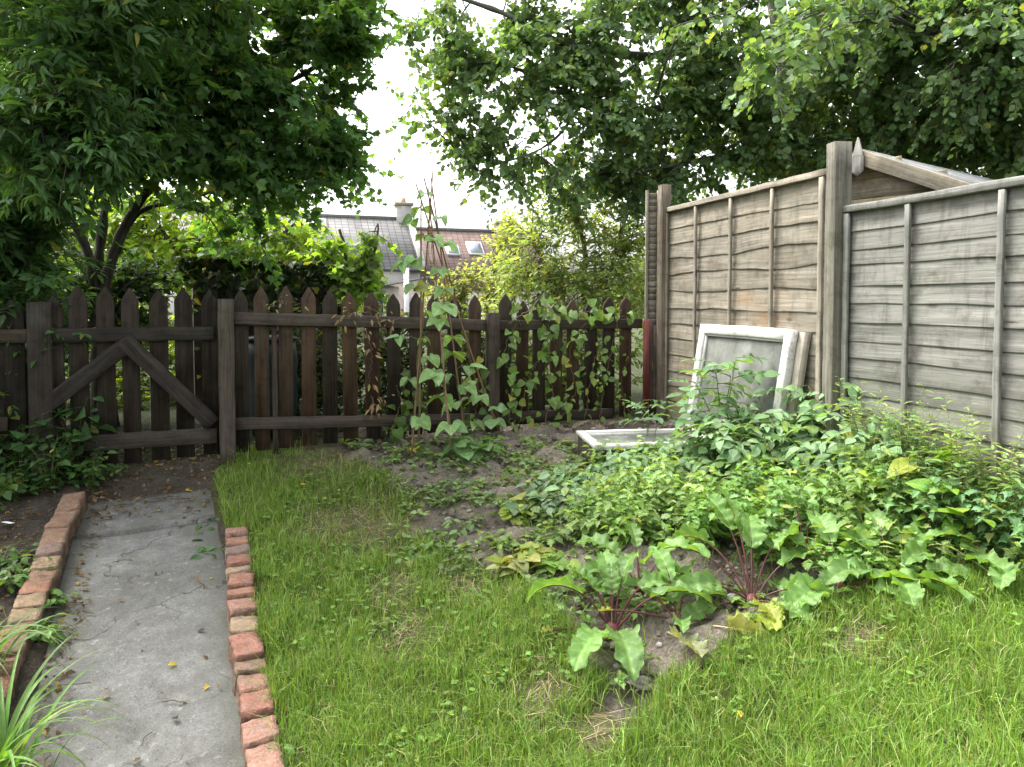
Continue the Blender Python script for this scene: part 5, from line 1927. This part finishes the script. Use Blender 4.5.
def bean(label, cane, top, n, size, seed):
    p = CP[cane]
    b = p[0] + A([.02, -.02, .03])
    t = thing('bean_plant', label, 'bean plant', b, 'climbing bean plants on the canes')
    f = np.linspace(0, top, 60)
    core = np.stack([np.interp(f, np.linspace(0, 1, 12), p[:, q]) for q in range(3)], 1)
    a = f * 26 + seed
    vine_ = core + np.c_[np.cos(a), np.sin(a), np.zeros(60)] * .012
    mb = MB()
    tube(mb, vine_, np.linspace(.003, .0015, 60), 5, (.12, .15, .05))
    PO, DI, NO, SZ = [], [], [], []
    for k in range(n):
        g = (k + .3 + .5 * rng.random()) / n
        g = g ** .62
        c = A([np.interp(g, np.linspace(0, 1, 60), vine_[:, q]) for q in range(3)])
        az = rng.random() * 6.28 if rng.random() < .35 else rng.normal() * 1.3 - PI / 2
        o = unit(A([math.cos(az), math.sin(az), .25]))
        L = .05 + .09 * rng.random()
        e = c + o * L
        tube(mb, smooth_path([c, c + o * L * .5 + UP * .012, e], 5), .0016, 4, (.13, .17, .05))
        sd = unit(np.cross(o, UP))
        s = size * (.7 + .5 * rng.random()) * (1 - .45 * max(0, g - .6))
        for q in (0, -1, 1):
            d = unit(o * (.9 if q == 0 else .3) + sd * q * .9 - UP * (.2 + .5 * rng.random()))
            PO.append(e + sd * q * .01 + o * .012 * (q == 0)), DI.append(d), NO.append(unit(o * .5 + UP * 1.0 + A([0, -.35, 0]) + rng.normal(size=3) * .25)), SZ.append(s * (1.1 if q == 0 else .9))
    mb.build('vine', M['stem'], t)
    mb = MB()
    scatter(mb, BEAN, PO, DI, NO, A(SZ), colvar((.20, .33, .125), len(PO), .28, .05))
    mb.build('leaves', M['veg'], t)


bean('bean plant climbing the front left cane nearly to the tie', 0, .85, 8, .11, 0)
bean('bean plant with the longest vine reaching the cane tips', 4, .97, 15, .105, 2)
bean('bean plant low on the right leaning cane', 2, .26, 4, .10, 4)
bean('bean plant climbing the cane behind the front left one', 1, .5, 4, .095, 1)
bean('short bean plant clustered at the centre foot of the canes', 5, .34, 5, .11, 3)
for px, py, lab in ((462, 462, 'bushy bean seedling at the foot of the front cane'), (486, 460, 'bushy bean seedling right of the front cane')):
    leafy('bean_plant', lab, 'bean plant', G(px, py), .17, .13, 6, 3, BEAN, .11, (.125, .225, .085), .2, 0, .03, .5, group='climbing bean plants on the canes', pet=.3, start=.6)

# ------------------------------------------------------------------ vines on the picket fence
def vine(label, paths, size, col, tm, per=38, var=.3, yellow=.1, name='climbing_vine', ycol=(.3, .3, .05), group='vines on the picket fence', cat='vine', spread=.05):
    base = fpt(paths[0][0][0], paths[0][0][1], .08)
    t = thing(name, label, cat, base, group)
    st = MB()
    PO, DI, NO, SZ = [], [], [], []
    for pth in paths:
        pts = smooth_path([fpt(x, y, .075 + .03 * rng.random()) for x, y in pth], 8 * len(pth))
        pts += rng.normal(size=pts.shape) * .006
        tube(st, pts, np.linspace(.0035, .0015, len(pts)), 5, (.13, .10, .05))
        L = np.linalg.norm(np.diff(pts, axis=0), axis=1).sum()
        n = int(L * per * .62)
        f = rng.random(n)
        c = np.stack([np.interp(f, np.linspace(0, 1, len(pts)), pts[:, q]) for q in range(3)], 1)
        o = unit(rng.normal(size=(n, 3)) * [1, 1, .6] + FN * .5)
        PO.append(c + o * spread * (.4 + rng.random((n, 1)))), DI.append(unit(o * .7 - UP * (.3 + .5 * rng.random((n, 1))))), NO.append(unit(FN * .8 + UP * .7 + rng.normal(size=(n, 3)) * .35)), SZ.append(size * (.6 + .7 * rng.random(n)))
    st.build('stems', M['stem'], t)
    mb = MB()
    SZ = np.concatenate(SZ)
    scatter(mb, tm, np.concatenate(PO), np.concatenate(DI), np.concatenate(NO), SZ, colvar(col, len(SZ), var, yellow, ycol))
    mb.build('leaves', M['veg'], t)


vine('green vine climbing the pickets just right of the thick fence post', [[(508, 425), (512, 385), (505, 350), (520, 315)], [(520, 425), (528, 380), (545, 345), (548, 310)]], .058, (.12, .21, .05), BEAN, 62)
vine('pale leafed vine in the middle of the right fence bay', [[(545, 424), (552, 390), (548, 340), (552, 300)], [(560, 420), (575, 390), (570, 350), (590, 320)]], .062, (.125, .215, .055), BEAN, 58)
vine('vine spreading over pickets nearest the red post', [[(600, 420), (604, 385), (612, 350), (620, 310)], [(625, 415), (622, 380), (632, 350)], [(585, 420), (590, 380), (600, 340)]], .055, (.12, .20, .05), OVAL, 55)
vine('broad leaved vine draped along the top of the right fence bay', [[(510, 322), (535, 308), (560, 315), (590, 312), (630, 318)]], .062, (.125, .215, .055), BEAN, 58)
vine('shadowed vine on the pickets between canes and thick post', [[(474, 428), (478, 390), (483, 350)]], .06, (.085, .16, .04), BEAN, 42)
vine('dark leafed vine on the pickets left of the bean canes', [[(392, 430), (400, 405), (396, 385)], [(408, 428), (414, 400), (410, 370)]], .065, (.075, .145, .03), BEAN, 40)
vine('brown withered vine hanging on the pickets left of the bean canes', [[(370, 395), (378, 410), (384, 395)], [(366, 330), (372, 355), (368, 385)], [(340, 318), (365, 312), (385, 322), (400, 318)]], .05, (.24, .17, .09), LANCE, 60, .4, .1)
vine('wispy dead stems trailing over the rail near the gate end', [[(268, 308), (280, 300), (300, 304)], [(345, 312), (360, 306), (385, 315)]], .028, (.22, .2, .1), LANCE, 60, .4, .1)
# weeds at the fence foot
for px, py, h, sp, s, col, lab in (
        (276, 435, .36, .15, .04, (.06, .12, .04), 'twiggy rose like weed at the fence foot by the thin stake'),
        (310, 430, .32, .14, .04, (.06, .115, .045), 'dark small leaved weed at the fence foot left of the bare patch'),
        (345, 432, .24, .12, .05, (.07, .14, .035), 'dark weed standing at the lower fence rail'),
        (378, 440, .28, .10, .07, (.09, .17, .045), 'pale broad leaved weed before the lower fence rail'),
        (398, 444, .20, .09, .06, (.08, .16, .035), 'small green weed left of the bean canes'),
        (352, 446, .08, .08, .05, (.12, .19, .04), 'tiny weed on worn ground at the top of the lawn')):
    leafy('fence_weed', lab, 'weed', G(px, py), h, sp, 6, 8, OVAL, s, col, .3, 0, .05, .3, group='weeds at the fence foot', sr=.0022, pet=.3)
# left bed
for px, py, h, sp, ns, s, col, tm, lab in (
        (76, 478, .40, .16, 6, .11, (.05, .115, .035), ROUND, 'shrubby seedling with large rounded leaves before the gate'),
        (22, 486, .34, .22, 9, .07, (.045, .105, .03), ROUND, 'dark leafy ground weed below the shaded post'),
        (50, 489, .28, .2, 9, .065, (.055, .12, .03), OVAL, 'mid green ground weed between post and brown bricks'),
        (92, 484, .18, .16, 8, .055, (.06, .125, .03), OVAL, 'low weed at the far end of the brown bricks'),
        (6, 500, .2, .18, 8, .05, (.07, .135, .03), OVAL, 'low bright weed on the dark left bed edge'),
        (112, 476, .09, .13, 7, .045, (.06, .12, .03), OVAL, 'small weed spilling onto earth before the gate'),
        (-30, 490, .36, .25, 9, .07, (.045, .105, .03), ROUND, 'dark weed just past the left frame edge'),
        (2, 482, .42, .22, 8, .08, (.04, .095, .028), ROUND, 'tall dark weed against the shaded fence'),
        (42, 481, .38, .2, 8, .075, (.045, .10, .03), ROUND, 'dense dark weed at the foot of the gate post'),
        (12, 590, .14, .14, 7, .05, (.08, .16, .035), OVAL, 'green weed beside the bricks in the dark bed'),
        (2, 570, .10, .12, 6, .05, (.07, .14, .035), OVAL, 'small weed behind the tan bricks in the dark bed'),
        (48, 604, .07, .05, 3, .05, (.09, .18, .04), OVAL, 'small round leaved weed at the left path edge'),
        (42, 640, .08, .07, 4, .055, (.09, .18, .04), OVAL, 'leafy weed at the left path edge below the tan bricks'),
        (60, 700, .03, .06, 4, .03, (.06, .11, .03), OVAL, 'flat dark weed growing in the concrete path'),
        (212, 545, .12, .08, 4, .06, (.06, .14, .04), OVAL, 'vine like weed hanging at the far end of the red bricks'),
        (206, 520, .08, .08, 4, .05, (.06, .13, .04), OVAL, 'small weed on the path edge beyond the red bricks'),
        (135, 450, .07, .1, 5, .045, (.06, .12, .03), OVAL, 'small weed under the middle of the gate'),
        (195, 446, .07, .1, 5, .04, (.07, .13, .03), OVAL, 'small weed below the right end of the gate'),
        (165, 447, .06, .1, 5, .04, (.06, .12, .03), OVAL, 'tiny weed below the gate between two pickets'),
        (277, 760, .05, .05, 4, .04, (.11, .2, .04), OVAL, 'small weed beside the nearest pink brick')):
    leafy('ground_weed', lab, 'weed', G(px, py), h * (1.45 if py < 500 and px < 100 else 1), sp, ns + (4 if px < 100 else 0), 7, tm, s * 1.1, col, .3, 0, .04, .35, group='weeds around the path', sr=.002, pet=.5)
N = 1500
poly = gpoly([(-200, 478), (90, 470), (108, 482), (62, 496), (0, 512), (-200, 530)])
lo, hi = poly.min(0), poly.max(0)
q = rng.random((N * 4, 2)) * (hi - lo) + lo
q = q[pip(q[:, 0], q[:, 1], poly)][:N]
mb = MB()
n = len(q)
pos = np.c_[q, ground_z(q[:, 0], q[:, 1]) + .02 + .1 * rng.random(n)]
scatter(mb, OVAL, pos, rdir(n) * [1, 1, .4], rdir(n, 2.5), .03 + .04 * rng.random(n), colvar((.05, .11, .03), n, .4, .03))
tag(mb.build('ground_cover', M['leaf'], smooth=False), 'dark green ground cover carpeting the shaded corner by the gate', 'ground cover', kind='stuff')

# day lily with arching straps in the near left corner
def strap_plant(label, px, py, n, L0, col):
    b0 = G(px, py)
    b0[2] = gz1(b0[0], b0[1])
    t = thing('strap_leaf_plant', label, 'plant', b0, 'strap leaved plants by the path')
    mb = MB()
    for k in range(n):
        az = rng.random() * 2 * PI
        o = A([math.cos(az), math.sin(az), 0])
        L = L0 * (.6 + .6 * rng.random())
        el = math.radians(62 + 22 * rng.random())
        cu = math.radians(85 + 75 * rng.random())
        p = b0 + o * .05 * rng.random() + A([rng.normal(), rng.normal(), 0]) * .03
        pts = [p]
        m = 16
        for i in range(m):
            e = el - cu * ((i + .5) / m) ** 1.5
            p = p + L / m * (o * math.cos(e) + UP * math.sin(e))
            pts.append(p)
        pts = A(pts)
        s = np.cross(o, UP)
        w = .0085 * (.7 + .5 * rng.random()) * np.clip(np.r_[np.linspace(.8, 1, 6), np.linspace(1, .05, 11)], 0, 1)
        T = unit(np.gradient(pts, axis=0))
        nr = np.cross(T, s)
        V = np.stack([pts - s * w[:, None] - nr * (w * .45)[:, None], pts, pts + s * w[:, None] - nr * (w * .45)[:, None]], 1).reshape(-1, 3)
        U = np.zeros((len(V), 3))
        U[:, 0] = np.tile([-.2, 0, .2], m + 1)
        U[:, 1] = np.repeat(np.linspace(0, 1, m + 1), 3)
        i = np.arange(m)[:, None] * 3 + np.arange(2)[None]
        qd = np.stack([i, i + 1, i + 4, i + 3], -1).reshape(-1, 4)
        c = colvar(col, 1, .3, .12, (.35, .3, .06))[0]
        tipf = np.repeat(np.linspace(0, 1, m + 1), 3)[:, None] ** 6
        c = c * (1 - .6 * tipf) + A([.25, .17, .07]) * .6 * tipf * (rng.random() < .5)
        mb.add(V, qd, c, U)
    mb.build('straps', M['veg'], t)


strap_plant('clump of long arching strap leaves in the near left corner by the path', -8, 800, 60, .56, (.085, .175, .03))
strap_plant('strap leaved clump behind the nearest one along the dark bed', -30, 690, 36, .48, (.075, .155, .03))
# long dry grass stems on the lawn by the bed
mb = MB()
pts = [G(905, 568) + UP * .05, G(940, 572) + UP * .11, G(985, 588) + UP * .07, G(1010, 602) + UP * .02]
tube(mb, smooth_path(pts, 14), .0022, 5, (.34, .33, .16))
tag(mb.build('dry_stem', M['stem']), 'long pale dry stem arching over the lawn at the bed edge', 'stem')

# ================================================================== LIGHT, SKY, CAMERA
sc = bpy.context.scene
w = bpy.data.worlds.new('World')
sc.world = w
w.use_nodes = True
nt = w.node_tree
nt.nodes.clear()
out = nt.nodes.new('ShaderNodeOutputWorld')
bg = nt.nodes.new('ShaderNodeBackground')
sky = nt.nodes.new('ShaderNodeTexSky')
sky.sky_type = 'NISHITA'
sky.sun_disc = False
SUN_EL, SUN_AZ = 58.0, -62.0                 # azimuth measured from +Y towards +X
sky.sun_elevation = math.radians(SUN_EL)
sky.sun_rotation = math.radians(SUN_AZ)
sky.dust_density = 6.0
sky.air_density = 1.0
sky.ozone_density = 1.0
hs = nt.nodes.new('ShaderNodeHueSaturation')
hs.inputs['Saturation'].default_value = .22
hs.inputs['Value'].default_value = 1.0
nt.links.new(sky.outputs[0], hs.inputs['Color'])
nt.links.new(hs.outputs[0], bg.inputs[0])
bg.inputs[1].default_value = .15
nt.links.new(bg.outputs[0], out.inputs[0])

sl = bpy.data.lights.new('sun', 'SUN')
sl.energy = .95
sl.angle = math.radians(25)
sl.color = (1.0, .96, .88)
so = bpy.data.objects.new('sun', sl)
C.objects.link(so)
az, el = math.radians(SUN_AZ), math.radians(SUN_EL)
sd = Vector((math.sin(az) * math.cos(el), math.cos(az) * math.cos(el), math.sin(el)))
so.rotation_euler = sd.to_track_quat('Z', 'Y').to_euler()
so.location = (0, 0, 20)

cam = bpy.data.cameras.new('camera')
co = bpy.data.objects.new('camera', cam)
C.objects.link(co)
cam.sensor_width = 36
cam.lens = F / W * 36
cam.shift_y = SHIFT
cam.clip_end = 1000
cam.clip_start = .05
co.location = CAM
co.rotation_euler = (math.radians(90) - PITCH, 0, 0)
sc.camera = co

for o in bpy.data.objects:
    if '_o' in o:
        del o['_o']

sc.view_settings.view_transform = 'Standard'
sc.view_settings.look = 'None'
sc.view_settings.exposure = 2.3
sc.view_settings.gamma = 1.0
sc.cycles.max_bounces = 8
sc.cycles.transparent_max_bounces = 8
sc.cycles.diffuse_bounces = 4
sc.cycles.use_denoising = True
